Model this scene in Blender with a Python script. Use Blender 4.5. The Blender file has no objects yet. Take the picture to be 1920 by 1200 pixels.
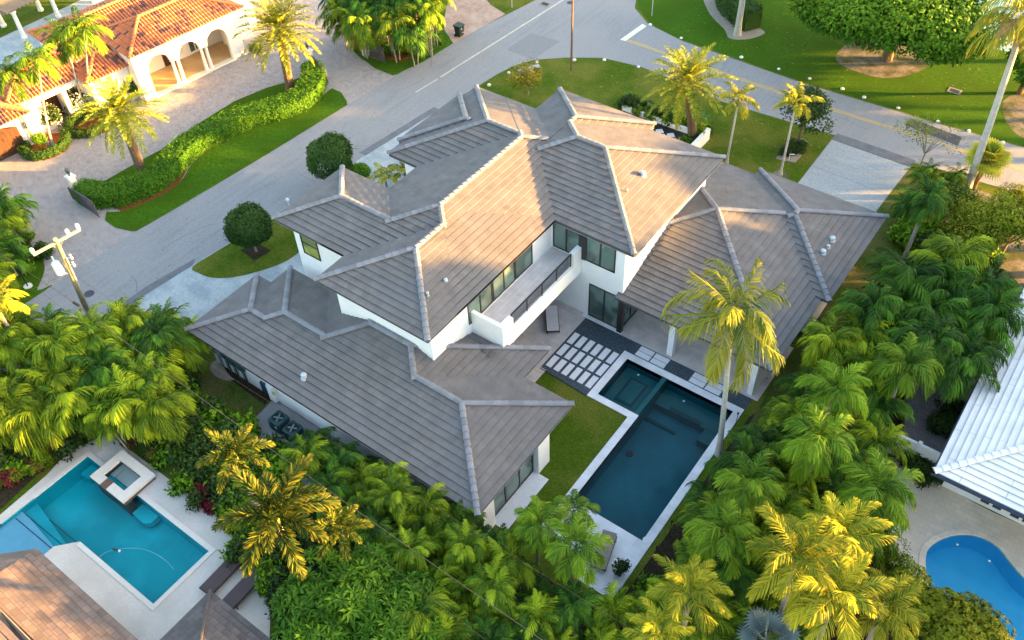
import bpy, math, random
import numpy as np
from mathutils import Vector, Matrix
from mathutils.geometry import tessellate_polygon
R = math.radians
rnd = random.Random(7)

# ------------------------------------------------------------------ camera, world, sun, exposure
CH, FPX, TH, RO, YAW = 40.26, 1695.27, 0.8122, 0.04813, 0.66769
scene = bpy.context.scene
cam = bpy.data.cameras.new('camera'); camo = bpy.data.objects.new('camera', cam)
scene.collection.objects.link(camo); scene.camera = camo
cam.sensor_width = 36; cam.lens = FPX / 1920 * 36; cam.clip_start = .5; cam.clip_end = 3000
_s, _c, _sr, _cr = math.sin(TH), math.cos(TH), math.sin(RO), math.cos(RO)
def _w(x, y, z):   # level camera frame -> world
    return Vector((x*math.cos(YAW) - y*math.sin(YAW), x*math.sin(YAW) + y*math.cos(YAW), z))
_right = _w(_cr, -_sr*_s, -_sr*_c); _up = _w(_sr, _cr*_s, _cr*_c); _fw = _w(0, _c, -_s)
camo.matrix_world = Matrix(((_right.x, _up.x, -_fw.x, 0), (_right.y, _up.y, -_fw.y, 0), (_right.z, _up.z, -_fw.z, CH), (0, 0, 0, 1)))
def G(px, py, z=0.0):   # where the ray of a photo pixel meets the height z
    d = _right*((px-960)/FPX) + _up*((600-py)/FPX) + _fw
    t = (CH - z) / -d.z
    return (d.x*t, d.y*t)
def GG(pts, z=0.0): return [G(x, y, z) for x, y in pts]

SUN_AZ, SUN_EL = 34.0, 8.0      # azimuth counter-clockwise from +x
w = bpy.data.worlds.new('World'); scene.world = w; w.use_nodes = True
nt = w.node_tree; nt.nodes.clear()
sky = nt.nodes.new('ShaderNodeTexSky'); sky.sky_type = 'NISHITA'; sky.sun_disc = False
sky.sun_elevation = R(SUN_EL); sky.sun_rotation = R(90 - SUN_AZ); sky.dust_density = 2.0; sky.ozone_density = .5
bg = nt.nodes.new('ShaderNodeBackground'); bg.inputs[1].default_value = .105
out = nt.nodes.new('ShaderNodeOutputWorld')
nt.links.new(sky.outputs[0], bg.inputs[0]); nt.links.new(bg.outputs[0], out.inputs[0])
sl = bpy.data.lights.new('sun', 'SUN'); sl.energy = 5.0; sl.angle = R(.8); sl.color = (1, .53, .14)
so = bpy.data.objects.new('sun', sl); scene.collection.objects.link(so)
sd = Vector((math.cos(R(SUN_AZ))*math.cos(R(SUN_EL)), math.sin(R(SUN_AZ))*math.cos(R(SUN_EL)), math.sin(R(SUN_EL))))
so.rotation_euler = sd.to_track_quat('Z', 'Y').to_euler(); so.location = (0, 0, 60)
scene.view_settings.view_transform = 'Standard'; scene.view_settings.look = 'None'
scene.view_settings.exposure = 3.5; scene.view_settings.gamma = 1

# ------------------------------------------------------------------ materials
def pmat(name, c1, c2=None, scale=3., rough=.8, bump=0., bscale=None, spec=.3, stretch=None, rot=0, scale2=None, c3=None, contrast=(.3, .7), speck=0., sscale=14.):
    m = bpy.data.materials.new(name); m.use_nodes = True; n = m.node_tree.nodes; l = m.node_tree.links
    p = n['Principled BSDF']; p.inputs['Roughness'].default_value = rough; p.inputs['Specular IOR Level'].default_value = spec
    if c2 is None: c2 = tuple(x*.8 for x in c1)
    geo = n.new('ShaderNodeNewGeometry'); mp = n.new('ShaderNodeMapping'); l.new(geo.outputs['Position'], mp.inputs[0])
    mp.inputs['Rotation'].default_value = (0, 0, R(rot))
    if stretch: mp.inputs['Scale'].default_value = stretch
    nz = n.new('ShaderNodeTexNoise'); nz.inputs['Scale'].default_value = scale; nz.inputs['Detail'].default_value = 6; nz.inputs['Roughness'].default_value = .65
    l.new(mp.outputs[0], nz.inputs[0])
    cr = n.new('ShaderNodeValToRGB'); cr.color_ramp.elements[0].position = contrast[0]; cr.color_ramp.elements[1].position = contrast[1]
    cr.color_ramp.elements[0].color = (*c1, 1); cr.color_ramp.elements[1].color = (*c2, 1)
    l.new(nz.outputs[0], cr.inputs[0]); col = cr.outputs[0]
    if c3:
        n2 = n.new('ShaderNodeTexNoise'); n2.inputs['Scale'].default_value = scale2 or scale*.15; n2.inputs['Detail'].default_value = 4
        l.new(geo.outputs['Position'], n2.inputs[0])
        r2 = n.new('ShaderNodeValToRGB'); r2.color_ramp.elements[0].position = .42; r2.color_ramp.elements[1].position = .62
        l.new(n2.outputs[0], r2.inputs[0])
        mx = n.new('ShaderNodeMixRGB'); l.new(r2.outputs[0], mx.inputs[0]); l.new(col, mx.inputs[1]); mx.inputs[2].default_value = (*c3, 1); col = mx.outputs[0]
    if speck:
        n4 = n.new('ShaderNodeTexNoise'); n4.inputs['Scale'].default_value = sscale; n4.inputs['Detail'].default_value = 4; n4.inputs['Roughness'].default_value = .8; l.new(geo.outputs['Position'], n4.inputs[0])
        mr = n.new('ShaderNodeMapRange'); mr.inputs[1].default_value = .35; mr.inputs[2].default_value = .65; mr.inputs[3].default_value = 1-speck; mr.inputs[4].default_value = 1+speck; l.new(n4.outputs[0], mr.inputs[0])
        sc_ = n.new('ShaderNodeVectorMath'); sc_.operation = 'SCALE'; l.new(col, sc_.inputs[0]); l.new(mr.outputs[0], sc_.inputs['Scale']); col = sc_.outputs[0]
    l.new(col, p.inputs['Base Color'])
    if bump:
        b = n.new('ShaderNodeBump'); b.inputs['Strength'].default_value = bump; b.inputs['Distance'].default_value = .03
        n3 = n.new('ShaderNodeTexNoise'); n3.inputs['Scale'].default_value = bscale or scale*4; n3.inputs['Detail'].default_value = 3
        l.new(geo.outputs['Position'], n3.inputs[0]); l.new(n3.outputs[0], b.inputs['Height']); l.new(b.outputs[0], p.inputs['Normal'])
    return m
def brickmat(name, c1, c2, mortar, bw, bh, uv=True, rot=0, ms=.02, rough=.8, var=None, nscale=1.2, offset=.5, bump=.0, spec=.3):
    m = bpy.data.materials.new(name); m.use_nodes = True; n = m.node_tree.nodes; l = m.node_tree.links
    p = n['Principled BSDF']; p.inputs['Roughness'].default_value = rough; p.inputs['Specular IOR Level'].default_value = spec
    geo = n.new('ShaderNodeNewGeometry')
    mp = n.new('ShaderNodeMapping'); mp.inputs['Rotation'].default_value = (0, 0, R(rot))
    if uv:
        tc = n.new('ShaderNodeUVMap'); tc.uv_map = 'UVMap'; l.new(tc.outputs[0], mp.inputs[0])
    else: l.new(geo.outputs['Position'], mp.inputs[0])
    b = n.new('ShaderNodeTexBrick'); b.inputs['Scale'].default_value = 1; b.inputs['Brick Width'].default_value = bw; b.inputs['Row Height'].default_value = bh
    b.inputs['Mortar Size'].default_value = ms; b.inputs['Mortar Smooth'].default_value = .3; b.offset = offset
    b.inputs['Color1'].default_value = (*c1, 1); b.inputs['Color2'].default_value = (*c2, 1); b.inputs['Mortar'].default_value = (*mortar, 1)
    l.new(mp.outputs[0], b.inputs[0]); col = b.outputs[0]
    nz = n.new('ShaderNodeTexNoise'); nz.inputs['Scale'].default_value = nscale; nz.inputs['Detail'].default_value = 5; l.new(geo.outputs['Position'], nz.inputs[0])
    mr = n.new('ShaderNodeMapRange'); mr.inputs[1].default_value = .3; mr.inputs[2].default_value = .7; mr.inputs[3].default_value = .82; mr.inputs[4].default_value = 1.14
    l.new(nz.outputs[0], mr.inputs[0])
    hm = n.new('ShaderNodeVectorMath'); hm.operation = 'SCALE'; l.new(col, hm.inputs[0]); l.new(mr.outputs[0], hm.inputs['Scale']); col = hm.outputs[0]
    if var:
        n2 = n.new('ShaderNodeTexNoise'); n2.inputs['Scale'].default_value = .45; n2.inputs['Detail'].default_value = 3; l.new(geo.outputs['Position'], n2.inputs[0])
        r2 = n.new('ShaderNodeValToRGB'); r2.color_ramp.elements[0].position = .45; r2.color_ramp.elements[1].position = .68; l.new(n2.outputs[0], r2.inputs[0])
        mx = n.new('ShaderNodeMixRGB'); l.new(r2.outputs[0], mx.inputs[0]); l.new(col, mx.inputs[1]); mx.inputs[2].default_value = (*var, 1)
        mm = n.new('ShaderNodeMath'); mm.operation = 'MULTIPLY'; mm.inputs[1].default_value = .45; l.new(r2.outputs[0], mm.inputs[0]); l.new(mm.outputs[0], mx.inputs[0])
        col = mx.outputs[0]
    l.new(col, p.inputs['Base Color'])
    if bump:
        bb = n.new('ShaderNodeBump'); bb.inputs['Strength'].default_value = bump; bb.inputs['Distance'].default_value = .02
        l.new(b.outputs['Fac'], bb.inputs['Height']); bb.invert = True; l.new(bb.outputs[0], p.inputs['Normal'])
    return m
def leafmat(name, green, tip, trans=.14, rough=.6):
    """green leaf whose 'tint' attribute (varies per leaf, higher at frond tips and lump tops) drifts towards tip colour"""
    m = bpy.data.materials.new(name); m.use_nodes = True; n = m.node_tree.nodes; l = m.node_tree.links
    p = n['Principled BSDF']; p.inputs['Roughness'].default_value = rough; p.inputs['Specular IOR Level'].default_value = .12
    at = n.new('ShaderNodeAttribute'); at.attribute_name = 'tint'
    oi = n.new('ShaderNodeObjectInfo')
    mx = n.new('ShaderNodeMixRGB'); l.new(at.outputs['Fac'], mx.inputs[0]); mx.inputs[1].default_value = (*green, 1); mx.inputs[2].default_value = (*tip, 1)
    mr = n.new('ShaderNodeMapRange'); mr.inputs[3].default_value = .78; mr.inputs[4].default_value = 1.25; l.new(oi.outputs['Random'], mr.inputs[0])
    sc = n.new('ShaderNodeVectorMath'); sc.operation = 'SCALE'; l.new(mx.outputs[0], sc.inputs[0]); l.new(mr.outputs[0], sc.inputs['Scale'])
    l.new(sc.outputs[0], p.inputs['Base Color'])
    tr = n.new('ShaderNodeBsdfTranslucent'); l.new(sc.outputs[0], tr.inputs[0])
    ms = n.new('ShaderNodeMixShader'); ms.inputs[0].default_value = trans
    o = n['Material Output']; l.new(p.outputs[0], ms.inputs[1]); l.new(tr.outputs[0], ms.inputs[2]); l.new(ms.outputs[0], o.inputs[0])
    return m
def tintmat(name, a, b, rough=.7, spec=.3, c=None):
    m = bpy.data.materials.new(name); m.use_nodes = True; n = m.node_tree.nodes; l = m.node_tree.links
    p = n['Principled BSDF']; p.inputs['Roughness'].default_value = rough; p.inputs['Specular IOR Level'].default_value = spec
    at = n.new('ShaderNodeAttribute'); at.attribute_name = 'tint'
    cr = n.new('ShaderNodeValToRGB'); cr.color_ramp.elements[0].color = (*a, 1); cr.color_ramp.elements[1].color = (*b, 1)
    if c: e = cr.color_ramp.elements.new(.5); e.color = (*c, 1)
    l.new(at.outputs['Fac'], cr.inputs[0]); l.new(cr.outputs[0], p.inputs['Base Color'])
    return m
def watermat(name, tint, deep=0):
    m = bpy.data.materials.new(name); m.use_nodes = True; n = m.node_tree.nodes; l = m.node_tree.links; n.clear()
    o = n.new('ShaderNodeOutputMaterial'); t = n.new('ShaderNodeBsdfTransparent'); t.inputs[0].default_value = (*tint, 1)
    g = n.new('ShaderNodeBsdfGlossy'); g.inputs['Roughness'].default_value = .06
    f = n.new('ShaderNodeFresnel'); f.inputs[0].default_value = 1.22
    nz = n.new('ShaderNodeTexNoise'); nz.inputs['Scale'].default_value = 3.; nz.inputs['Detail'].default_value = 3
    geo = n.new('ShaderNodeNewGeometry'); l.new(geo.outputs['Position'], nz.inputs[0])
    b = n.new('ShaderNodeBump'); b.inputs['Strength'].default_value = .25; b.inputs['Distance'].default_value = .03; l.new(nz.outputs[0], b.inputs['Height'])
    l.new(b.outputs[0], g.inputs['Normal']); l.new(b.outputs[0], f.inputs['Normal'])
    ms = n.new('ShaderNodeMixShader'); l.new(f.outputs[0], ms.inputs[0]); l.new(t.outputs[0], ms.inputs[1]); l.new(g.outputs[0], ms.inputs[2]); l.new(ms.outputs[0], o.inputs[0])
    return m
M = {}
M['lawn'] = pmat('lawn', (.034, .075, .005), (.085, .125, .010), 2.6, .95, 1.0, 22, .05, scale2=.35, c3=(.118, .128, .020), contrast=(.25, .75), speck=0.38, sscale=9)
M['lawn_lush'] = pmat('lawn_lush', (.026, .080, .004), (.062, .135, .008), 3.6, .95, 1.0, 24, .05, scale2=.3, c3=(.040, .090, .005), speck=0.3, sscale=10)
M['lawn_shade'] = pmat('lawn_shade', (.04, .075, .010), (.085, .115, .020), 1.8, .95, 1.0, 22, .05, scale2=.5, c3=(.11, .105, .035), speck=0.38, sscale=9)
M['asphalt'] = pmat('asphalt', (.205, .208, .216), (.275, .277, .286), 1.1, .9, .5, 60, .2, stretch=(2.2, .22, 1), rot=4, scale2=.16, c3=(.262, .258, .262), contrast=(.25, .75), speck=0.1, sscale=5)
M['asphalt_edge'] = pmat('asphalt_edge', (.11, .115, .13), (.17, .17, .19), 1.2, .9, .4, 50)
M['asphalt_patch'] = pmat('asphalt_patch', (.055, .055, .07), (.075, .07, .085), 4, .85, .4, 50)
M['asphalt_patch2'] = pmat('asphalt_patch2', (.185, .187, .198), (.225, .227, .238), 4, .85, .4, 50)
M['white_paint'] = pmat('white_paint', (.75, .75, .73), (.6, .6, .58), 6, .6)
M['line_paint'] = pmat('line_paint', (.62, .56, .46), (.36, .34, .30), 2.5, .7)
M['yellow_paint'] = pmat('yellow_paint', (.62, .40, .09), (.42, .30, .12), 5, .7)
M['paver'] = brickmat('paver', (.38, .345, .335), (.29, .265, .265), (.15, .14, .14), .22, .11, False, 20, .012, .85, (.36, .31, .27), 2.2, bump=.3)
M['paver_red'] = brickmat('paver_red', (.44, .29, .22), (.35, .24, .19), (.16, .11, .09), .22, .11, False, 38, .012, .85, (.5, .40, .33), 2, bump=.3)
M['drive_stone'] = pmat('drive_stone', (.33, .38, .40), (.235, .275, .305), .9, .8, .15, 20, .3, stretch=(.25, 1.7, 1), rot=52, scale2=.8, c3=(.38, .41, .42), speck=0.14, sscale=5)
M['concrete'] = pmat('concrete', (.34, .36, .37), (.27, .295, .31), 1.0, .85, .2, 30, .2, stretch=(.3, 1.8, 1), rot=-6, scale2=.45, c3=(.30, .32, .335), contrast=(.3, .7), speck=0.16, sscale=5)
M['joint'] = pmat('joint', (.22, .24, .28), (.27, .29, .32), 3, .9)
M['travertine'] = brickmat('travertine', (.53, .46, .445), (.47, .41, .40), (.36, .31, .305), 1.2, .30, False, -4, .008, .6, (.50, .45, .43), 1.5)
M['deck_tile'] = brickmat('deck_tile', (.62, .585, .60), (.56, .53, .545), (.42, .39, .40), 1.0, .25, False, 90, .008, .6, None, 1.0)
M['coping'] = brickmat('coping', (.66, .66, .69), (.62, .62, .65), (.45, .45, .48), 1.2, .6, False, 0, .008, .6, None, .8, offset=0)
M['shell_deck'] = pmat('shell_deck', (.56, .51, .47), (.49, .445, .41), 9, .9, .5, 60, .2, scale2=.5, c3=(.60, .55, .51), speck=0.1, sscale=9)
M['shell_coping'] = pmat('shell_coping', (.64, .60, .55), (.58, .54, .50), 6, .85, .3, 50)
M['beige_tile'] = brickmat('beige_tile', (.74, .62, .50), (.66, .55, .44), (.50, .42, .34), .45, .3, False, 0, .008, .7, (.60, .44, .30), .9)
M['slab'] = pmat('slab', (.68, .67, .70), (.60, .59, .63), 2.5, .7, speck=0.05, sscale=6)
M['gravel'] = pmat('gravel', (.012, .022, .035), (.085, .12, .15), 16, .55, 1.0, 26, .5, contrast=(.42, .66))
M['pea_gravel'] = pmat('pea_gravel', (.22, .22, .24), (.34, .33, .34), 22, .9, 1.0, 40)
M['mulch'] = pmat('mulch', (.10, .035, .012), (.20, .075, .025), 9, .95, 1.0, 30, .1, speck=0.4, sscale=10)
M['soil'] = pmat('soil', (.018, .015, .010), (.05, .038, .022), 6, .95, 1.0, 25, .1, speck=0.4, sscale=8)
M['sand'] = pmat('sand', (.33, .29, .25), (.22, .19, .15), 4, .95, .6, 25)
M['dry_soil'] = pmat('dry_soil', (.13, .11, .085), (.22, .19, .15), 3, .95, .8, 20, scale2=.8, c3=(.06, .07, .02), speck=0.3, sscale=5)
M['stucco'] = pmat('stucco', (.80, .80, .80), (.74, .745, .755), 1.2, .85, .12, 40, .2)
M['stucco_warm'] = pmat('stucco_warm', (.78, .74, .67), (.72, .68, .61), 1.0, .85, .12, 40, .2)
M['porch_floor'] = pmat('porch_floor', (.50, .33, .15), (.58, .42, .22), 1.5, .6)
M['cream_wall'] = pmat('cream_wall', (.74, .66, .52), (.68, .60, .46), 1.0, .85)
M['roof'] = brickmat('roof', (.134, .123, .120), (.150, .138, .136), (.092, .086, .092), .34, .385, True, 0, .008, .85, (.125, .125, .138), 1.3, bump=.15)
M['roof_cap'] = tintmat('roof_cap', (.155, .16, .18), (.215, .22, .245), .75)
M['roof_brown'] = brickmat('roof_brown', (.125, .092, .080), (.19, .14, .12), (.075, .06, .055), .42, .30, True, 0, .012, .85, (.16, .125, .11), 1.0, bump=.3)
M['roof_white'] = brickmat('roof_white', (.80, .79, .80), (.73, .725, .74), (.42, .42, .47), 4.0, .34, True, 0, .02, .7, (.70, .66, .60), .7)
M['roof_white_cap'] = tintmat('roof_white_cap', (.70, .69, .69), (.80, .79, .79), .7)
M['fascia'] = pmat('fascia', (.05, .05, .055), (.08, .08, .085), 3, .6)
M['soffit'] = pmat('soffit', (.62, .61, .60), (.55, .54, .53), 2, .8)
M['navy_gutter'] = pmat('navy_gutter', (.035, .05, .09), (.05, .07, .12), 3, .5)
M['terracotta'] = tintmat('terracotta', (.60, .20, .085), (.13, .075, .085), .8, .2, (.50, .165, .075))
M['terracotta_base'] = pmat('terracotta_base', (.30, .10, .05), (.20, .07, .045), 3, .9)
M['frame'] = pmat('frame', (.016, .015, .015), (.022, .02, .02), 5, .4, spec=.5)
M['white_frame'] = pmat('white_frame', (.78, .78, .78), (.72, .72, .72), 5, .5)
M['wood'] = pmat('wood', (.085, .035, .018), (.045, .02, .012), 7, .55, .3, 20, .3, stretch=(1, 1, .2))
M['pergola_wood'] = pmat('pergola_wood', (.26, .20, .15), (.17, .13, .10), 4, .85)
M['iron'] = pmat('iron', (.05, .055, .07), (.09, .09, .11), 6, .5, spec=.5)
M['metal'] = pmat('metal', (.42, .46, .50), (.34, .38, .42), 5, .4, spec=.5)
M['ac_green'] = pmat('ac_green', (.018, .055, .06), (.03, .075, .08), 4, .5)
M['black'] = pmat('black', (.012, .012, .014), (.02, .02, .022), 6, .5)
M['meter_grey'] = pmat('meter_grey', (.10, .15, .17), (.15, .21, .23), 4, .5)
M['bin_plastic'] = pmat('bin_plastic', (.012, .022, .016), (.02, .032, .024), 5, .45, spec=.4)
M['pole_wood'] = pmat('pole_wood', (.30, .29, .21), (.20, .195, .15), 4, .85, .4, 15, stretch=(1, 1, .15))
M['arm_wood'] = pmat('arm_wood', (.32, .30, .24), (.25, .235, .19), 3, .8)
M['cushion'] = pmat('cushion', (.56, .51, .53), (.50, .46, .48), 5, .9)
M['wicker'] = pmat('wicker', (.055, .038, .042), (.09, .065, .065), 10, .7, .5, 30, stretch=(1, 6, 1))
M['taupe'] = pmat('taupe', (.27, .21, .18), (.20, .16, .14), 8, .8, .3, 30)
M['transformer'] = pmat('transformer', (.55, .66, .72), (.46, .56, .62), 3, .4)
M['teal_pot'] = pmat('teal_pot', (.015, .09, .10), (.02, .14, .15), 3, .25, spec=.5)
M['stone'] = pmat('stone', (.72, .70, .66), (.62, .60, .57), 6, .8)
M['cable'] = pmat('cable', (.045, .048, .05), (.03, .032, .035), 3, .7)
M['pool_dark'] = pmat('pool_dark', (.004, .085, .115), (.008, .11, .14), 5, .7, scale2=.4, c3=(.004, .07, .095))
M['pool_ledge'] = pmat('pool_ledge', (.006, .070, .080), (.009, .085, .095), 5, .7)
M['pool_step'] = pmat('pool_step', (.002, .030, .038), (.003, .04, .045), 5, .7)
M['pool_turq'] = pmat('pool_turq', (.0, .48, .54), (.02, .58, .62), .7, .7, scale2=.25, c3=(.0, .36, .40))
M['pool_shelf'] = pmat('pool_shelf', (.22, .47, .58), (.28, .54, .64), 2.5, .7)
M['pool_line'] = pmat('pool_line', (.0, .09, .13), (.0, .07, .10), 2, .7)
M['pool_blue'] = pmat('pool_blue', (.05, .44, .68), (.07, .50, .74), 1.2, .7)
M['pool_blue_deep'] = pmat('pool_blue_deep', (.006, .26, .52), (.01, .29, .56), 1.2, .7)
M['water'] = watermat('water', (.82, .95, .97))
M['spillway'] = pmat('spillway', (.17, .10, .08), (.11, .07, .06), 6, .4)
M['lamp_white'] = pmat('lamp_white', (.8, .85, .85), None, 3, .3)
M['meteryellow'] = pmat('sticker_yellow', (.55, .6, .02), None, 3, .5)
M['solar_blue'] = pmat('panel_blue', (.02, .06, .13), None, 3, .3)
M['gold'] = pmat('gold', (.6, .25, .04), (.5, .2, .03), 5, .4)
def glassmat(name, c, rough=.04):
    m = bpy.data.materials.new(name); m.use_nodes = True; n = m.node_tree.nodes; l = m.node_tree.links; p = n['Principled BSDF']
    geo = n.new('ShaderNodeNewGeometry'); nz = n.new('ShaderNodeTexNoise'); nz.inputs['Scale'].default_value = .8; nz.inputs['Detail'].default_value = 1
    l.new(geo.outputs['Position'], nz.inputs[0]); cr = n.new('ShaderNodeValToRGB'); cr.color_ramp.elements[0].position = .42; cr.color_ramp.elements[1].position = .55
    cr.color_ramp.elements[0].color = (*c, 1); cr.color_ramp.elements[1].color = (*[x*2.1 for x in c], 1); l.new(nz.outputs[0], cr.inputs[0]); l.new(cr.outputs[0], p.inputs['Base Color'])
    p.inputs['Roughness'].default_value = rough; p.inputs['Specular IOR Level'].default_value = .6
    return m
M['glass'] = glassmat('glass', (.055, .085, .075))
M['glass_dark'] = glassmat('glass_dark', (.02, .02, .024))
M['glass_green'] = glassmat('glass_green', (.13, .15, .03))
M['trunk_grey'] = pmat('trunk_grey', (.30, .26, .21), (.19, .165, .14), 3, .9, .6, 12, stretch=(1, 1, 3))
M['trunk_pale'] = pmat('trunk_pale', (.46, .44, .39), (.32, .30, .26), 2.5, .9, .4, 12, stretch=(1, 1, 3))
M['trunk_brown'] = pmat('trunk_brown', (.20, .13, .075), (.10, .065, .04), 5, .95, 1.0, 14, stretch=(1, 1, 2))
M['shaft_green'] = pmat('shaft_green', (.13, .20, .05), (.20, .24, .08), 3, .5)
# leaves: pinnate palms, broadleaves
M['areca'] = leafmat('areca', (.014, .055, .003), (.25, .33, .010))
M['areca_dark'] = leafmat('areca_dark', (.006, .030, .005), (.080, .19, .012))
M['areca_light'] = leafmat('areca_light', (.020, .068, .004), (.22, .31, .012))
M['date'] = leafmat('date', (.040, .105, .010), (.42, .40, .03))  # tip colour carries the yellow of sunlit fronds
M['coco'] = leafmat('coco', (.030, .090, .008), (.42, .38, .03))
M['foxtail'] = leafmat('foxtail', (.018, .056, .008), (.40, .32, .02))  # tip yellow puts sunlit gold into the leaf colour
M['golden'] = leafmat('golden', (.026, .078, .005), (.50, .42, .02))
M['royal'] = leafmat('royal', (.013, .060, .004), (.21, .33, .012))
M['fan'] = leafmat('fan', (.12, .17, .015), (.60, .48, .03))
M['silver_fan'] = leafmat('silver_fan', (.16, .22, .23), (.24, .30, .30), .1)
M['dry'] = leafmat('dry', (.22, .16, .07), (.38, .28, .13), .2)
M['ficus'] = leafmat('ficus', (.028, .105, .006), (.20, .34, .012))
M['ficus_dark'] = leafmat('ficus_dark', (.012, .040, .010), (.06, .10, .018))
M['hedge'] = leafmat('hedge', (.024, .090, .005), (.10, .24, .010))
M['hedge_dark'] = leafmat('hedge_dark', (.022, .065, .012), (.06, .12, .02))
M['schefflera'] = leafmat('schefflera', (.014, .066, .007), (.12, .26, .015))
M['olive'] = leafmat('olive', (.070, .115, .006), (.27, .28, .012))
M['croton'] = leafmat('croton', (.10, .035, .03), (.26, .20, .03))
M['ti_red'] = leafmat('ti_red', (.10, .01, .02), (.22, .02, .03))
M['purple'] = leafmat('purple', (.06, .03, .09), (.14, .10, .12))
M['blossom'] = leafmat('blossom', (.62, .55, .50), (.75, .70, .66), .2)
M['banana'] = leafmat('banana', (.03, .11, .045), (.12, .22, .06))
M['orange_leaf'] = leafmat('orange_leaf', (.12, .18, .015), (.55, .30, .02))

# ------------------------------------------------------------------ builders
ORD = 'zeroth first second third fourth fifth sixth seventh eighth ninth tenth eleventh twelfth thirteenth fourteenth fifteenth sixteenth seventeenth eighteenth nineteenth twentieth'.split()
ORD += ['twenty-'+q for q in ORD[1:10]] + ['thirtieth'] + ['thirty-'+q for q in ORD[1:10]] + ['fortieth'] + ['forty-'+q for q in ORD[1:10]] + ['fiftieth'] + ['fifty-'+q for q in ORD[1:10]] + ['sixtieth'] + ['sixty-'+q for q in ORD[1:10]]
ORG = {}
def tag(o, label=None, cat=None, group=None, kind=None):
    if label: o['label'] = label
    if cat: o['category'] = cat
    if group: o['group'] = group
    if kind: o['kind'] = kind
    return o
def thing(name, label, cat, loc=(0, 0, 0), group=None):
    o = bpy.data.objects.new(name, None); scene.collection.objects.link(o); o.location = loc; o.empty_display_size = .3
    ORG[o.name] = Vector(loc); return tag(o, label, cat, group)
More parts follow.
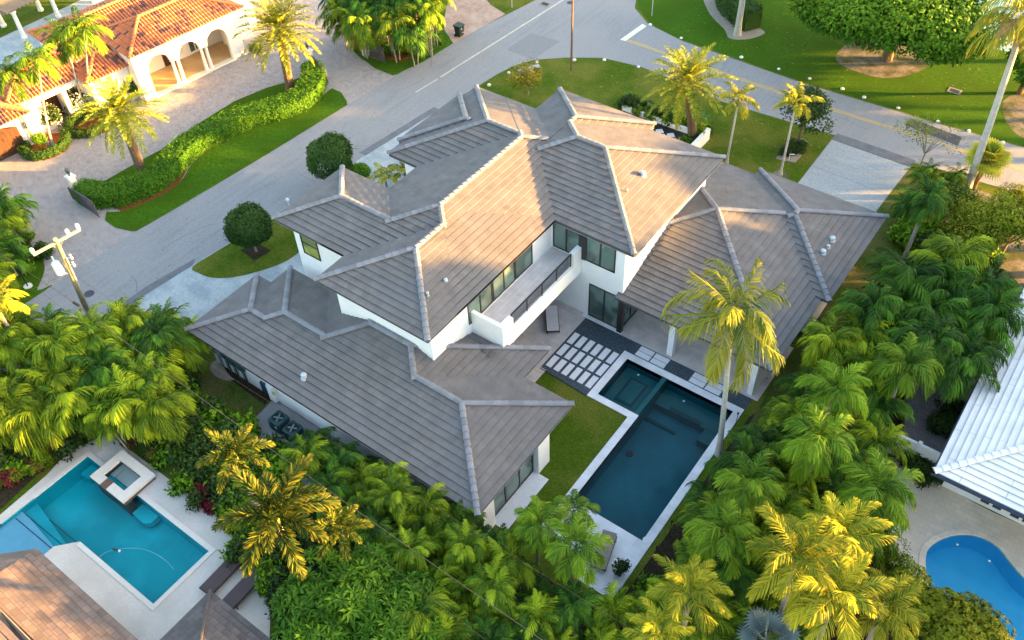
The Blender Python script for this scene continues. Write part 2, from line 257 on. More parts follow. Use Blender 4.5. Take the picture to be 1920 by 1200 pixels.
class MB:
    def __init__(s): s.v = []; s.f = []; s.uv = []; s.t = []
    def face(s, pts, uvs=None, t=0.):
        i = len(s.v); s.v += [tuple(p) for p in pts]; s.f.append(tuple(range(i, i+len(pts))))
        s.uv += list(uvs) if uvs else [(0, 0)]*len(pts); s.t += [t]*len(pts)
    def box(s, x0, y0, z0, x1, y1, z1, t=0.):
        if x0 > x1: x0, x1 = x1, x0
        if y0 > y1: y0, y1 = y1, y0
        if z0 > z1: z0, z1 = z1, z0
        p = [(x, y, z) for z in (z0, z1) for y in (y0, y1) for x in (x0, x1)]
        for q in ((0, 2, 3, 1), (4, 5, 7, 6), (0, 1, 5, 4), (2, 6, 7, 3), (0, 4, 6, 2), (1, 3, 7, 5)): s.face([p[k] for k in q], t=t)
    def tube(s, path, rad, n=8, cap=True, t=0.):
        path = [Vector(p) for p in path]; rad = rad if isinstance(rad, (list, tuple)) else [rad]*len(path)
        rings = []
        for i, p in enumerate(path):
            d = (path[min(i+1, len(path)-1)] - path[max(i-1, 0)]).normalized()
            a = d.cross(Vector((0, 0, 1))) if abs(d.z) < .95 else d.cross(Vector((1, 0, 0)))
            a.normalize(); b = d.cross(a)
            rings.append([p + (a*math.cos(k*2*math.pi/n) + b*math.sin(k*2*math.pi/n))*rad[i] for k in range(n)])
        for i in range(len(path)-1):
            for k in range(n): s.face([rings[i][k], rings[i+1][k], rings[i+1][(k+1) % n], rings[i][(k+1) % n]], t=t)
        if cap: s.face(rings[0], t=t); s.face(rings[-1][::-1], t=t)
    def lathe(s, c, prof, n=16, t=0.):
        s.tube([(c[0], c[1], c[2]+z) for r, z in prof], [r for r, z in prof], n, True, t)
    def beam(s, a, b, w, h=None, t=0.):
        a, b = Vector(a), Vector(b); d = (b-a).normalized(); h = h or w
        u = d.cross(Vector((0, 0, 1))) if abs(d.z) < .99 else Vector((1, 0, 0)); u.normalize(); v = u.cross(d)
        P = [[p + u*(sx*w/2) + v*(sy*h/2) for sx, sy in ((-1, -1), (1, -1), (1, 1), (-1, 1))] for p in (a, b)]
        for k in range(4): s.face([P[0][k], P[0][(k+1) % 4], P[1][(k+1) % 4], P[1][k]], t=t)
        s.face(P[0][::-1], t=t); s.face(P[1], t=t)
    def prism(s, pts, z0, z1, t=0.):
        if sum(pts[i][0]*pts[(i+1) % len(pts)][1]-pts[(i+1) % len(pts)][0]*pts[i][1] for i in range(len(pts))) < 0: pts = pts[::-1]
        tri = tessellate_polygon([[Vector((*p[:2], 0)) for p in pts]])
        for a, b, c in tri:
            q = [pts[a], pts[b], pts[c]]
            if (q[1][0]-q[0][0])*(q[2][1]-q[0][1])-(q[2][0]-q[0][0])*(q[1][1]-q[0][1]) < 0: q = q[::-1]
            s.face([(*p[:2], z1) for p in q], t=t)
        for i in range(len(pts)):
            a, b = pts[i], pts[(i+1) % len(pts)]
            s.face([(*a[:2], z0), (*b[:2], z0), (*b[:2], z1), (*a[:2], z1)], t=t)
    def build(s, name, m, parent=None, smooth=False, origin=None):
        me = bpy.data.meshes.new(name)
        v = np.array(s.v, dtype=np.float64)
        if parent is not None: org = ORG.get(parent.name, Vector((0, 0, 0)))
        elif origin is not None: org = Vector(origin)
        else:
            mn, mxx = v.min(0), v.max(0); org = Vector(((mn[0]+mxx[0])/2, (mn[1]+mxx[1])/2, mn[2]))
        v = v - np.array(org)
        me.from_pydata([tuple(x) for x in v.tolist()], [], s.f)
        uvl = me.uv_layers.new(name='UVMap')
        idx = np.empty(len(me.loops), dtype=np.int32); me.loops.foreach_get('vertex_index', idx)
        uvl.data.foreach_set('uv', np.array(s.uv, dtype=np.float32)[idx].ravel())
        at = me.attributes.new('tint', 'FLOAT', 'POINT'); at.data.foreach_set('value', np.array(s.t, dtype=np.float32))
        me.materials.append(M[m] if isinstance(m, str) else m)
        if smooth:
            me.polygons.foreach_set('use_smooth', [True]*len(me.polygons))
        me.update()
        o = bpy.data.objects.new(name, me); scene.collection.objects.link(o)
        if parent is not None: o.parent = parent; ORG[o.name] = org
        else: o.location = org; ORG[o.name] = org
        return o
def sheet(name, outer, z, m, holes=(), label=None, cat=None, kind='structure', parent=None):
    b = MB(); loops = [[Vector((x, y, 0)) for x, y in outer]] + [[Vector((x, y, 0)) for x, y in h] for h in holes]
    flat = [p for l_ in loops for p in l_]
    for t in tessellate_polygon(loops):
        q = [flat[i] for i in t]
        if (q[1].x-q[0].x)*(q[2].y-q[0].y)-(q[2].x-q[0].x)*(q[1].y-q[0].y) < 0: q = q[::-1]
        b.face([(p.x, p.y, z) for p in q])
    o = b.build(name, m, parent, origin=(0, 0, 0))
    if parent is None:
        if label: tag(o, label, cat)
        if kind: o['kind'] = kind
    return o
def smooth(pts, closed=True, k=6):
    n = len(pts); out = []
    rng = range(n) if closed else range(n-1)
    for i in rng:
        p0, p1, p2, p3 = (pts[(i-1) % n], pts[i], pts[(i+1) % n], pts[(i+2) % n]) if closed else (pts[max(i-1, 0)], pts[i], pts[i+1], pts[min(i+2, n-1)])
        for j in range(k):
            t = j/k
            out.append(tuple(.5*((2*p1[a]) + (-p0[a]+p2[a])*t + (2*p0[a]-5*p1[a]+4*p2[a]-p3[a])*t*t + (-p0[a]+3*p1[a]-3*p2[a]+p3[a])*t**3) for a in range(2)))
    if not closed: out.append(tuple(pts[-1]))
    return out
def rect(x0, y0, x1, y1): return [(x0, y0), (x1, y0), (x1, y1), (x0, y1)]
def inpoly(p, poly):
    c = False; n = len(poly)
    for i in range(n):
        (x1, y1), (x2, y2) = poly[i], poly[(i+1) % n]
        if (y1 > p[1]) != (y2 > p[1]) and p[0] < (x2-x1)*(p[1]-y1)/(y2-y1)+x1: c = not c
    return c
def scatter(poly, spacing, seed=0, tries=3000):
    r = random.Random(seed); xs = [p[0] for p in poly]; ys = [p[1] for p in poly]; out = []
    for _ in range(tries):
        p = (r.uniform(min(xs), max(xs)), r.uniform(min(ys), max(ys)))
        if inpoly(p, poly) and all((p[0]-q[0])**2+(p[1]-q[1])**2 > spacing**2 for q in out): out.append(p)
    return out
def imx(p):   # how far right in the view a ground point lies
    d = Vector((p[0], p[1], -CH)); return d.dot(_right)/d.dot(_fw)
# ------------------------------------------------------------------ the ground and everything laid on it
POOL = [(-16.19, 28.03), (-13.5, 28.03), (-13.5, 21.45), (-9.37, 21.45), (-9.37, 31.26), (-16.19, 31.26)]
LPOOL = [(-36.72, 8.53), (-36.8, 3.3), (-38.2, 3.3), (-38.2, .4), (-33.5, .4), (-33.40, 4.15), (-32.55, 5.09), (-26.70, 5.09), (-26.70, 8.53)]
KID = smooth(GG([(1735, 1050), (1748, 1022), (1785, 1005), (1830, 1005), (1870, 1025), (1900, 1062), (1935, 1098), (1985, 1130), (2030, 1190), (2010, 1270), (1940, 1290), (1860, 1230), (1790, 1160), (1745, 1100)]), True, 5)
sheet('ground', rect(-700, -600, 600, 800), 0, 'lawn', [POOL, LPOOL, KID])
RL = [(-50.3, -120), (-50.2, 13), (-50.1, 19), (-50.0, 22), (-49.4, 28.4), (-49.0, 33.3), (-48.5, 41.8), (-48.1, 47.5), (-47.6, 54), (-46.5, 60), (-45.8, 64), (-44.6, 76), (-44.6, 200)]
RR = [(-45.0, -120), (-44.9, 10), (-44.55, 16.9), (-44.05, 22), (-43.4, 27), (-43.2, 30), (-42.9, 35), (-42.65, 38.3), (-42.0, 45), (-41.4, 49.5)]
sheet('road', RR + [(-41.2, 51.7), (-40.85, 53.45), (-39.94, 55.3), (-37.92, 57.05), (-35.3, 58.7), (-32, 59.25), (-29.6, 59.1), (-24.1, 58.3), (-17.8, 58.7), (-14.9, 58.9), (-9, 58.8), (-1.7, 59.4), (60, 60.5), (60, 66.2), (-3, 64.9), (-9, 64.5), (-20, 64.2), (-31, 64.75), (-35, 65.7), (-37.4, 67.5), (-38.4, 69.5), (-39.5, 74), (-39.5, 200)] + RL[::-1], .012, 'asphalt')
sheet('road_edge_band', [(-45.1, 8), (-44.85, 8), (-44.5, 16.9), (-44.0, 22), (-44.4, 22.6), (-44.95, 19)], .018, 'asphalt_edge')
sheet('road_edge_band', [(-43.3, 37.4), (-42.65, 37.4), (-41.9, 45.2), (-42.5, 45.2)], .018, 'asphalt_edge')
sheet('road_edge_band', [(-15.0, 58.3), (-14.9, 59.2), (-9.0, 59.15), (-9.05, 58.2)], .018, 'asphalt_edge')
sheet('asphalt_patch', [(-42.85, 55.4), (-42.74, 58.8), (-39.77, 59.0), (-40.0, 55.3)], .018, 'asphalt_patch2')
sheet('asphalt_patch', [(-11.15, 62.95), (-11.14, 64.05), (-7.2, 63.75), (-7.1, 62.5)], .018, 'asphalt_patch')
sheet('centre_line', [(-44.93, 48.9), (-44.77, 48.9), (-43.55, 66), (-43.2, 80), (-43.4, 80), (-43.73, 66)], .018, 'line_paint')
sheet('centre_line', [(-45.15, 46.0), (-45.03, 46.0), (-44.8, 48.5), (-44.93, 48.5)], .018, 'line_paint')
sheet('stop_line', [(-35.36, 65.4), (-34.86, 65.25), (-35.1, 62.1), (-35.6, 62.05)], .018, 'white_paint')
for dy in (0, .22): sheet('yellow_line', [(-35.1, 62.12+dy), (-20.5, 61.75+dy), (40, 62.6+dy), (40, 62.72+dy), (-20.5, 61.87+dy), (-35.1, 62.24+dy)], .018, 'yellow_paint')
sheet('lawn', [(-38.4, 69.8), (-37.2, 67.7), (-34.9, 65.9), (-31, 64.95), (-20, 64.4), (-9, 64.7), (-3, 65.1), (60, 66.4), (60, 110), (-38.4, 110)], .008, 'lawn_lush')
# front drives and walks of the main house
sheet('driveway', [(-45, 10), (-44.6, 16.9), (-44.1, 22.0), (-43.25, 30), (-42.7, 38), (-42, 46), (-40, 46.5), (-33, 44), (-30, 42), (-30, 24), (-34, 20), (-36, 14), (-38, 10)], .009, 'drive_stone')
isl = [(-43.7, 24.2)] + [G(*p) for p in [(362, 500), (372, 512), (398, 521), (438, 520), (492, 507), (540, 488), (572, 463)]] + [(-39.4, 30.5), (-39.8, 33.0), (-40.7, 35.6), (-41.7, 36.6), (-42.6, 36.2), (-43.0, 33), (-43.2, 29)]
sheet('lawn', smooth(isl, True, 4), .02, 'lawn')
sheet('driveway', [(-14.85, 46), (-14.85, 51.96), (-14.95, 58.25), (-9.05, 58.15), (-9.2, 54), (-9.35, 46)], .012, 'concrete')
sheet('driveway_joint', [(-14.85, 54.45), (-14.85, 54.55), (-9.2, 54.3), (-9.2, 54.2)], .018, 'joint')
sheet('driveway_joint', [(-14.85, 51.2), (-14.85, 51.3), (-9.3, 51.05), (-9.3, 50.95)], .018, 'joint')
sheet('side_lawn', [(-8.2, 30), (-9.2, 46), (-9.25, 54), (-9.05, 58.1), (-4.2, 58.6), (-2.5, 50), (-3.2, 36)], .008, 'lawn_shade')
sheet('side_lawn', [(-44.8, -10), (-44.5, 16.5), (-42.8, 17.6), (-37.5, 18.6), (-35.9, 17.2), (-28, 17.2), (-28, 10.3), (-37.5, 10.3), (-39, 0)], .014, 'lawn_shade')
# neighbour across the road
sheet('paved_court', [(-76, 12)] + [(x+.4, y) for x, y in RL[1:8]] + [(-48.6, 46.9), (-52.3, 47.4), (-53.9, 48), (-58.8, 52.1), (-64, 58), (-76, 60)], .01, 'paver')
sheet('paved_drive', [(-56, 64), (-53.6, 59.5), (-52.4, 57.3), (-50.5, 56.0), (-49.38, 54.73), (-47.4, 53.6), (-46.6, 60.3), (-48.7, 60.9), (-50.2, 61.8), (-52, 66)], .014, 'paver_red')
lawnA = GG([(188, 398), (197, 414), (216, 427), (246, 434), (268, 425)]) + [(-48.45, 27), (-48.42, 34), (-48.5, 41)] + GG([(649, 190), (640, 174), (618, 165), (592, 160), (575, 150), (590, 128), (600, 140)][:4])
mul = GG([(166, 398), (230, 398), (293, 375), (335, 345), (356, 310), (385, 286), (435, 258), (485, 234), (535, 217), (585, 202), (606, 180), (612, 150), (598, 122)]) 
inner = GG([(575, 112), (560, 150), (520, 165), (490, 172), (440, 190), (400, 210), (372, 232), (330, 262), (300, 285), (262, 305), (215, 325), (185, 340), (142, 345), (140, 380)])
sheet('mulch_bed', smooth(mul[1:], False, 4) + GG([(560, 150), (520, 175), (440, 200), (372, 240), (330, 285), (262, 330), (190, 350), (142, 352)]), .022, 'mulch')
sheet('lawn', smooth(GG([(200, 398), (235, 395), (293, 372), (338, 342), (360, 308), (390, 283), (438, 256), (488, 232), (540, 214), (590, 198), (607, 178)]), False, 4) + GG([(622, 166), (640, 174), (650, 190)]) + [(-48.5, 41.6), (-49.0, 33.3), (-49.4, 28.4), (-49.9, 23)] + GG([(255, 434), (246, 434), (216, 427), (197, 414)]), .034, 'lawn_lush')
sheet('lawn', GG([(196, 340), (262, 302), (300, 282), (372, 232), (440, 190), (500, 165), (545, 152), (580, 140), (580, 165), (500, 190), (430, 215), (380, 245), (335, 290), (262, 335)]), .028, 'lawn_lush')
sheet('lawn', smooth([(-50.2, 6), (-50.2, 12), (-50.2, 15.5)] + GG([(70, 545), (80, 520), (84, 500), (78, 482), (60, 462), (40, 440)]) + [(-60, 15), (-60, 8)], True, 3), .02, 'lawn_lush')
sheet('lawn', [(-62, 53), (-58.8, 52.1), (-53.9, 48.05), (-52.3, 47.5), (-50.4, 46.9), (-48.3, 46.9), (-47.6, 50), (-47.35, 53.7), (-49.5, 55.1), (-51, 57), (-53, 60), (-58, 64)], .024, 'lawn_lush')
sheet('mulch_bed', [(-60, 53.5), (-54.2, 48.3), (-52.0, 48.2), (-49.2, 48.9), (-48.6, 50.6), (-50.6, 52.6), (-53, 56), (-57, 58)], .03, 'mulch')
sheet('rear_terrace', [(-82.6, 28.5), (-76, 28), (-70, 42), (-79, 47), (-82.4, 42)], .014, 'drive_stone')
sheet('rear_path', [(-80.5, 22), (-79.3, 22), (-79.3, 28.6), (-80.5, 28.6)], .016, 'concrete')
# patio behind the main house
sheet('patio', rect(-24.5, 27.0, -20.0, 33.6), .022, 'travertine')
sheet('patio', rect(-17.85, 32.66, -8.6, 37.5), .022, 'travertine')
sheet('patio', rect(-24.5, 25.4, -19.6, 27.85), .02, 'travertine')
sheet('gravel_bed', [(-20.0, 27.8), (-16.66, 27.6), (-16.66, 31.7), (-8.9, 31.7), (-8.9, 32.66), (-20.0, 32.66)], .016, 'gravel')
sheet('metal_edging', [(-20.0, 27.74), (-16.66, 27.54), (-16.66, 27.6), (-20.0, 27.8)], .03, 'black')
sheet('door_sill', rect(-20.3, 32.64, -17.5, 33.0), .05, 'slab')
sheet('door_terrace', rect(-16.2, 18.0, -15.2, 21.75), .03, 'slab')
# neighbour's pool deck, side yard
LD = [(-41, -12), (-38.3, -12), (-37.35, 3.6), (-37.5, 6.5), (-37.9, 8.2), (-37.15, 9.95), (-36.9, 10.15), (-28.3, 10.15), (-25, 9.6), (-22.9, 9.35), (-22.3, 9.0), (-21.7, 8.0), (-20.7, 7.0), (-19, 5.5), (-12, 2), (-12, -14)]
sheet('pool_deck', LD, .02, 'shell_deck', [LPOOL])
sheet('equipment_pad', [(-31.2, 17.2), (-31.0, 14.9), (-27.6, 14.2), (-24, 14), (-24, 17.2)], .02, 'pea_gravel')
sheet('side_bed', [(-31.3, 17.24), (-36, 17.24), (-36.1, 16.8), (-33.5, 16.7), (-31.3, 16.6)], .022, 'soil')
sheet('sand_patch', smooth(GG([(393, 690), (402, 678), (415, 676), (420, 690), (432, 706), (440, 712), (425, 714), (405, 706)]), True, 3), .026, 'sand')
# right neighbour
RP = smooth(GG([(1662, 862), (1690, 862), (1760, 905), (1860, 960), (2050, 1050), (2200, 1200), (2100, 1400), (1800, 1320), (1690, 1140), (1668, 1060), (1668, 1005), (1694, 955), (1696, 925), (1680, 892)]), True, 4)
sheet('pool_terrace', RP, .02, 'beige_tile', [KID])
sheet('paved_walk', GG([(1680, 690), (1760, 690), (1860, 640), (1830, 760), (1775, 850), (1690, 840), (1700, 760)]), .016, 'paver')
PB = [(-16.6, 17.4), (-8.4, 17.4), (-8.4, 31.0), (-7.6, 33), (-7.4, 46), (-1, 47), (-.2, 34), (-1.6, 33), (.1, 31), (.2, 28), (1, 26), (5, 20), (-2, 8), (-16, -6), (-20, 4), (-20.2, 7.6), (-22, 9.6), (-25, 10.5), (-30, 10.4), (-31, 14.8), (-24, 14.2), (-22, 16.4), (-17, 16.4)]
sheet('planting_bed', [(-24, 16.9), (-16.6, 16.9), (-13.9, 18.4), (-13.6, 17.3), (-10.3, 16.9), (-8.6, 17.3), (-8.5, 31.4), (-7.9, 33), (-7.6, 42), (-4, 46), (-1, 46), (-.2, 34), (-1.6, 33), (.1, 31), (.2, 28), (.8, 26), (5, 20), (-2, 8), (-12, -4), (-18.5, 4), (-20.2, 7.4), (-22, 9.6), (-25, 10.4), (-30.8, 10.4), (-31, 14.6), (-27.6, 14.0), (-24, 14)], .006, 'soil')
sheet('planting_bed', [(-44.7, -8), (-44.5, 15.0), (-42.9, 15.8), (-40, 16), (-37.6, 10.3), (-38.2, 8.2), (-37.6, 3.5), (-38.6, -8)], .016, 'soil')
sheet('planting_bed', [(-2, 46), (-5.4, 47), (-5.2, 52), (-6, 56), (-4.4, 58.2), (6, 58), (8, 46)], .012, 'dry_soil')
# upper right lawn, beds
sheet('tree_bed', smooth(GG([(1570, 100), (1572, 118), (1600, 132), (1650, 146), (1700, 142), (1738, 125), (1745, 100), (1720, 75), (1650, 60), (1600, 75)]), True, 4), .012, 'dry_soil')
sheet('tree_bed', smooth(GG([(1318, -10), (1330, 25), (1358, 55), (1368, 72), (1400, 74), (1428, 66), (1432, 58), (1400, 40), (1370, 20), (1345, -10)]), True, 4), .012, 'sand')
sheet('tree_bed', smooth([(-42.5, 24.8), (-42.2, 25.95), (-40.7, 26.0), (-40.9, 24.65)], True, 1), .03, 'soil')
sheet('tree_bed', smooth([(-17.33, 53.81), (-17.04, 55.01), (-15.94, 55.13), (-16.07, 54.04)], True, 1), .02, 'sand')
sheet('tree_bed', smooth([(-16.8, 51.8), (-16.6, 52.7), (-15.8, 52.6), (-15.9, 51.7)], True, 3), .02, 'dry_soil')
sheet('tree_bed', smooth([(-17.4, 56.2), (-17.3, 57.1), (-16.3, 57.1), (-16.4, 56.3)], True, 3), .02, 'dry_soil')
sheet('tree_bed', smooth(GG([(1880, 190), (1925, 180), (1960, 260), (1925, 262), (1890, 235)]), True, 3), .012, 'dry_soil')
sheet('canal', [(-10.8, 79), (-9.4, 77.5), (40, 84), (40, 140), (-60, 140)], .012, 'pool_shelf')
for gx, gy, nm in [(-42.83, 65.2, 'manhole_cover'), (-47.5, 16.4, 'manhole_cover')]:
    b = MB(); b.lathe((gx, gy, .014), [(.33, 0), (.33, .008)], 20)
    tag(b.build(nm, 'asphalt_patch'), 'round iron manhole cover %s' % ('at the street junction beside the lamp post' if gy > 40 else 'in the road below the utility pole'), 'manhole cover')
for px, py, lb in [(1022, 8, 'storm drain grate in the verge lawn at the top edge'), (1790, 171, 'small square drain grate in the shaded lawn across the street')]:
    x, y = G(px, py); b = MB(); t = thing('drain_grate', lb, 'drain', (x, y, 0))
    b.box(x-.5, y-.35, .01, x+.5, y+.35, .035); b.build('surround', 'sand', t); b = MB()
    b.box(x-.34, y-.22, .03, x+.34, y+.22, .045); b.build('grate', 'black', t)

# ------------------------------------------------------------------ roofs
def Hof(rects, x, y):
    h = -1e9
    for r in rects:
        x0, y0, x1, y1, zE, s = r
        d = min(x-x0, x1-x, y-y0, y1-y)
        if d >= -1e-6: h = max(h, zE+s*d)
    return h
CLIP = {(-23.2, 32.6): (-18.04, .42)}   # left end of the garage wing eave stops at the tall wall
def hip_shell(b, r, course=.385, raise_=.07, uvoff=0):
    x0, y0, x1, y1, zE, s = r; D = min(x1-x0, y1-y0)/2; cd = course/math.sqrt(1+s*s)
    for P, e, n, L in (((x0, y0), (1, 0), (0, 1), x1-x0), ((x1, y0), (0, 1), (-1, 0), y1-y0), ((x1, y1), (-1, 0), (0, -1), x1-x0), ((x0, y1), (0, -1), (1, 0), y1-y0)):
        def pt(a, d, dz=0): return (P[0]+e[0]*a+n[0]*d, P[1]+e[1]*a+n[1]*d, zE+s*d+dz)
        k = 0; d = 0; base = P[0]*abs(e[0])+P[1]*abs(e[1]); sg = e[0]+e[1]
        while d < D-1e-4:
            d2 = min(d+cd, D); lo = d; lo2 = d2
            if n == (0, 1) and (round(x0, 2), round(y0, 2)) in CLIP and d < CLIP[(round(x0, 2), round(y0, 2))][1]: lo = lo2 = CLIP[(round(x0, 2), round(y0, 2))][0]-x0
            o_ = .035; f_ = d-o_; q = [pt(lo, f_, raise_), pt(L-d, f_, raise_), pt(L-d2, d2), pt(lo2, d2)]
            u = lambda a: base+sg*a+uvoff
            v0, v1 = k*course+.006, k*course+course*(d2-d)/cd-.004
            b.face(q, [(u(lo), v0), (u(L-d), v0), (u(L-d2), v1), (u(lo2), v1)])
            b.face([pt(lo, f_, raise_-.035), pt(L-d, f_, raise_-.035), pt(L-d, f_, raise_), pt(lo, f_, raise_)], [(u(d), v0), (u(L-d), v0), (u(L-d), v0+.01), (u(d), v0+.01)])
            b.face([pt(lo, d+.06, raise_-.045), pt(L-d, d+.06, raise_-.045), pt(L-d, f_, raise_-.035), pt(lo, f_, raise_-.035)], [(u(d), v0), (u(L-d), v0), (u(L-d), v0+.01), (u(d), v0+.01)])
            if k == 0: b.face([pt(lo, .0, -.05), pt(L-d, .0, -.05), pt(L-d, .0, raise_-.03), pt(lo, .0, raise_-.03)], [(u(d), v0), (u(L-d), v0), (u(L-d), v0+.01), (u(d), v0+.01)])
            d = d2; k += 1
def hip_caps(b, rects, w=.155, h=.12, tl=.40, rr=random.Random(3), lift=.045):
    for r in rects:
        x0, y0, x1, y1, zE, s = r; D = min(x1-x0, y1-y0)/2
        segs = []
        if x1-x0 >= y1-y0: A = (x0+D, (y0+y1)/2); B = (x1-D, (y0+y1)/2)
        else: A = ((x0+x1)/2, y0+D); B = ((x0+x1)/2, y1-D)
        zt = zE+s*D
        for cx, cy in ((x0, y0), (x1, y0), (x1, y1), (x0, y1)):
            ap = min((A, B), key=lambda q: (q[0]-cx)**2+(q[1]-cy)**2)
            segs.append(((cx, cy, zE), (*ap, zt)))
        segs.append(((*A, zt), (*B, zt)))
        for P, Q in segs:
            P, Q = Vector(P), Vector(Q); L = (Q-P).length
            if L < .2: continue
            n = max(1, round(L/tl)); dv = (Q-P)/n; pd = Vector((-dv.y, dv.x, 0)).normalized(); d = dv.normalized(); up = pd.cross(d)
            if up.z < 0: up = -up
            for i in range(n):
                m = P+dv*(max(i, 1 if (Q.z-P.z) > .05 else 0)+.5); hz = Hof(rects, m.x, m.y)
                if hz > m.z+.035: continue
                o1 = Hof(rects, m.x+pd.x*.35, m.y+pd.y*.35); o2 = Hof(rects, m.x-pd.x*.35, m.y-pd.y*.35)
                if (o1+o2)/2 > m.z-.035: continue
                a = P+dv*i-d*.05; c = P+dv*(i+1)+d*.02; t = rr.random(); ra, rc = 1.1, .9
                ring = lambda p, k, dz: [p + pd*(math.cos(g)*w*k) + up*(math.sin(g)*h*k+dz) for g in (math.pi*q/6 for q in range(7))]
                Ra, Rc = ring(a, ra, lift+.025), ring(c, rc, lift)
                if i == 0: b.face(Ra, t=t)
                for q in range(6): b.face([Ra[q], Ra[q+1], Rc[q+1], Rc[q]], t=t)
                b.face(Ra[::-1], t=t)
def build_roof(parent, rects, m='roof', capm='roof_cap', name='roof', fascia='fascia', course=.385, skip=0, capw=.16, soffit=True, fd=.16):
    b = MB()
    for i, r in enumerate(rects):
        r2 = list(r); r2[4] -= .003*i; hip_shell(b, r2, course)
    ro = b.build(name, m, parent)
    b = MB(); hip_caps(b, rects, w=capw, h=capw*.75); b.build('ridge_tiles', capm, ro)
    b = MB(); b2 = MB()
    for i, r in enumerate(rects):
        x0, y0, x1, y1, zE, s = r; z = zE-.03-.012*i; e = .02
        for a, c in (((x0+e, y0+e), (x1-e, y0+e)), ((x1-e, y0+e), (x1-e, y1-e)), ((x1-e, y1-e), (x0+e, y1-e)), ((x0+e, y1-e), (x0+e, y0+e))):
            if (x0, y0) in CLIP and a[1] < y0+.1 and c[1] < y0+.1: a = (CLIP[(x0, y0)][0], a[1])
            b.face([(*a, z-fd), (*c, z-fd), (*c, z), (*a, z)])
        ys = y0+(.4 if (x0, y0) in CLIP else 0)
        if (x0, y0) in CLIP: b2.face([(CLIP[(x0, y0)][0], y0+e, z-fd), (CLIP[(x0, y0)][0], ys+e, z-fd), (x1-e, ys+e, z-fd), (x1-e, y0+e, z-fd)])
        b2.face([(x0+e, ys+e, z-fd-.01*i), (x0+e, y1-e, z-fd-.01*i), (x1-e, y1-e, z-fd-.01*i), (x1-e, ys+e, z-fd-.01*i)])
    b.build('fascia', fascia, ro)
    if soffit: b2.build('soffit', 'soffit', ro)
    return ro
def vent(parent, x, y, z, r=.13, h=.28, kind='roof_vent'):
    r *= .88; h *= .85
    b = MB(); b.lathe((x, y, z-.1), [(r*1.6, 0), (r*1.5, .1), (r, .12), (r, .12+h*.6), (r*1.25, .12+h*.6), (r*1.15, .12+h*.85), (r*.6, .12+h)], 14)
    o = b.build(kind, 'metal', parent, smooth=True); return o
# walls of a plan box given as four faces without a top; windows sit 3 cm proud as framed units
def wall_box(b, x0, y0, x1, y1, z0, z1): b.box(x0, y0, z0, x1, y1, z1)
def window(parent, axis, c, a0, a1, z0, z1, out, panes=2, name='window', glass='glass', fm='frame', fw=.07, mull=0, label=None, rows=1):
    """framed unit on a wall. axis 'x': wall plane x=c spanning y a0..a1; 'y': plane y=c spanning x. out: +1/-1 outward normal"""
    b = MB(); d0, d1 = c-out*.04, c+out*.05
    def bx(bb, u0, u1, w0, w1, e0=d0, e1=d1):
        if axis == 'x': bb.box(e0, u0, w0, e1, u1, w1)
        else: bb.box(u0, e0, w0, u1, e1, w1)
    bx(b, a0, a1, z0, z0+fw); bx(b, a0, a1, z1-fw, z1); bx(b, a0, a0+fw, z0+fw, z1-fw); bx(b, a1-fw, a1, z0+fw, z1-fw)
    n = panes; wd = (a1-a0)/n
    for i in range(1, n): bx(b, a0+i*wd-fw*.6, a0+i*wd+fw*.6, z0+fw, z1-fw)
    for j in range(1, rows): zz = z0+(z1-z0)*j/rows; bx(b, a0+fw, a1-fw, zz-fw*.4, zz+fw*.4, d0, d1-out*.01)
    f = b.build(name, fm, parent)
    if label: f['label'] = label
    for i in range(n):
        g = MB(); bx(g, a0+i*wd+fw*.5, a0+(i+1)*wd-fw*.5, z0+fw*.5, z1-fw*.5, c-out*.03, c+out*.015); g.build('pane', glass, f)
    return f

# ------------------------------------------------------------------ the main house
SL = .337; zL, zU = 2.96, 6.68
house = thing('house', 'large modern two-storey white house with grey tiled hip roofs in the middle', 'house', (-25, 30, 0))
LROOF = [(-32.29, 16.59, -18.88, 27.16, zL, SL), (-36.8, 16.59, -24, 22.03, zL, SL), (-35.58, 16.59, -24, 23.63, zL, SL), (-32, 16.59, -15.71, 24.67, zL, SL)]
ro1 = build_roof(house, LROOF); ro1['label'] = 'lower grey tiled roof at the left end of the house'
UROOF = [(-32.1, 23.7, -22.33, 41.18, zU, SL), (-30.23, 21.4, -22.33, 33, zU, SL), (-35.94, 23.7, -25, 29.48, zU, SL), (-34.57, 32.18, -23.2, 41.17, zU, SL),
         (-29.59, 32.72, -17.11, 43.27, zU, SL), (-29.65, 34, -22.35, 44.02, zU, SL), (-34.95, 33.57, -28, 39.79, zU, SL)]
ro2 = build_roof(house, UROOF); ro2['label'] = 'upper grey tiled roof with long sunlit slopes'
RROOF = [(-23.2, 32.6, -8.26, 47.5, zL, SL), (-16.32, 39.03, -7.80, 47.97, zL+.14, SL)]
ro3 = build_roof(house, RROOF); ro3['label'] = 'lower grey tiled roof of the garage wing by the street driveway'
for x, y, z, ro, r, h in [(-28.31, 17.74, 3.38, ro1, .16, .34), (-19.75, 38.0, 7.60, ro2, .15, .3), (-23.95, 24.9, 7.24, ro2, .1, .14), (-24.0, 23.5, 7.26, ro2, .07, .3), (-19.72, 36.2, 7.58, ro2, .04, .22),
                           (-9.55, 43.3, 3.72, ro3, .16, .3), (-9.5, 42.6, 3.70, ro3, .1, .2), (-9.55, 41.95, 3.72, ro3, .15, .28)]: vent(ro, x, y, z, r, h)
b = MB()   # walls, lower storey and upper storey
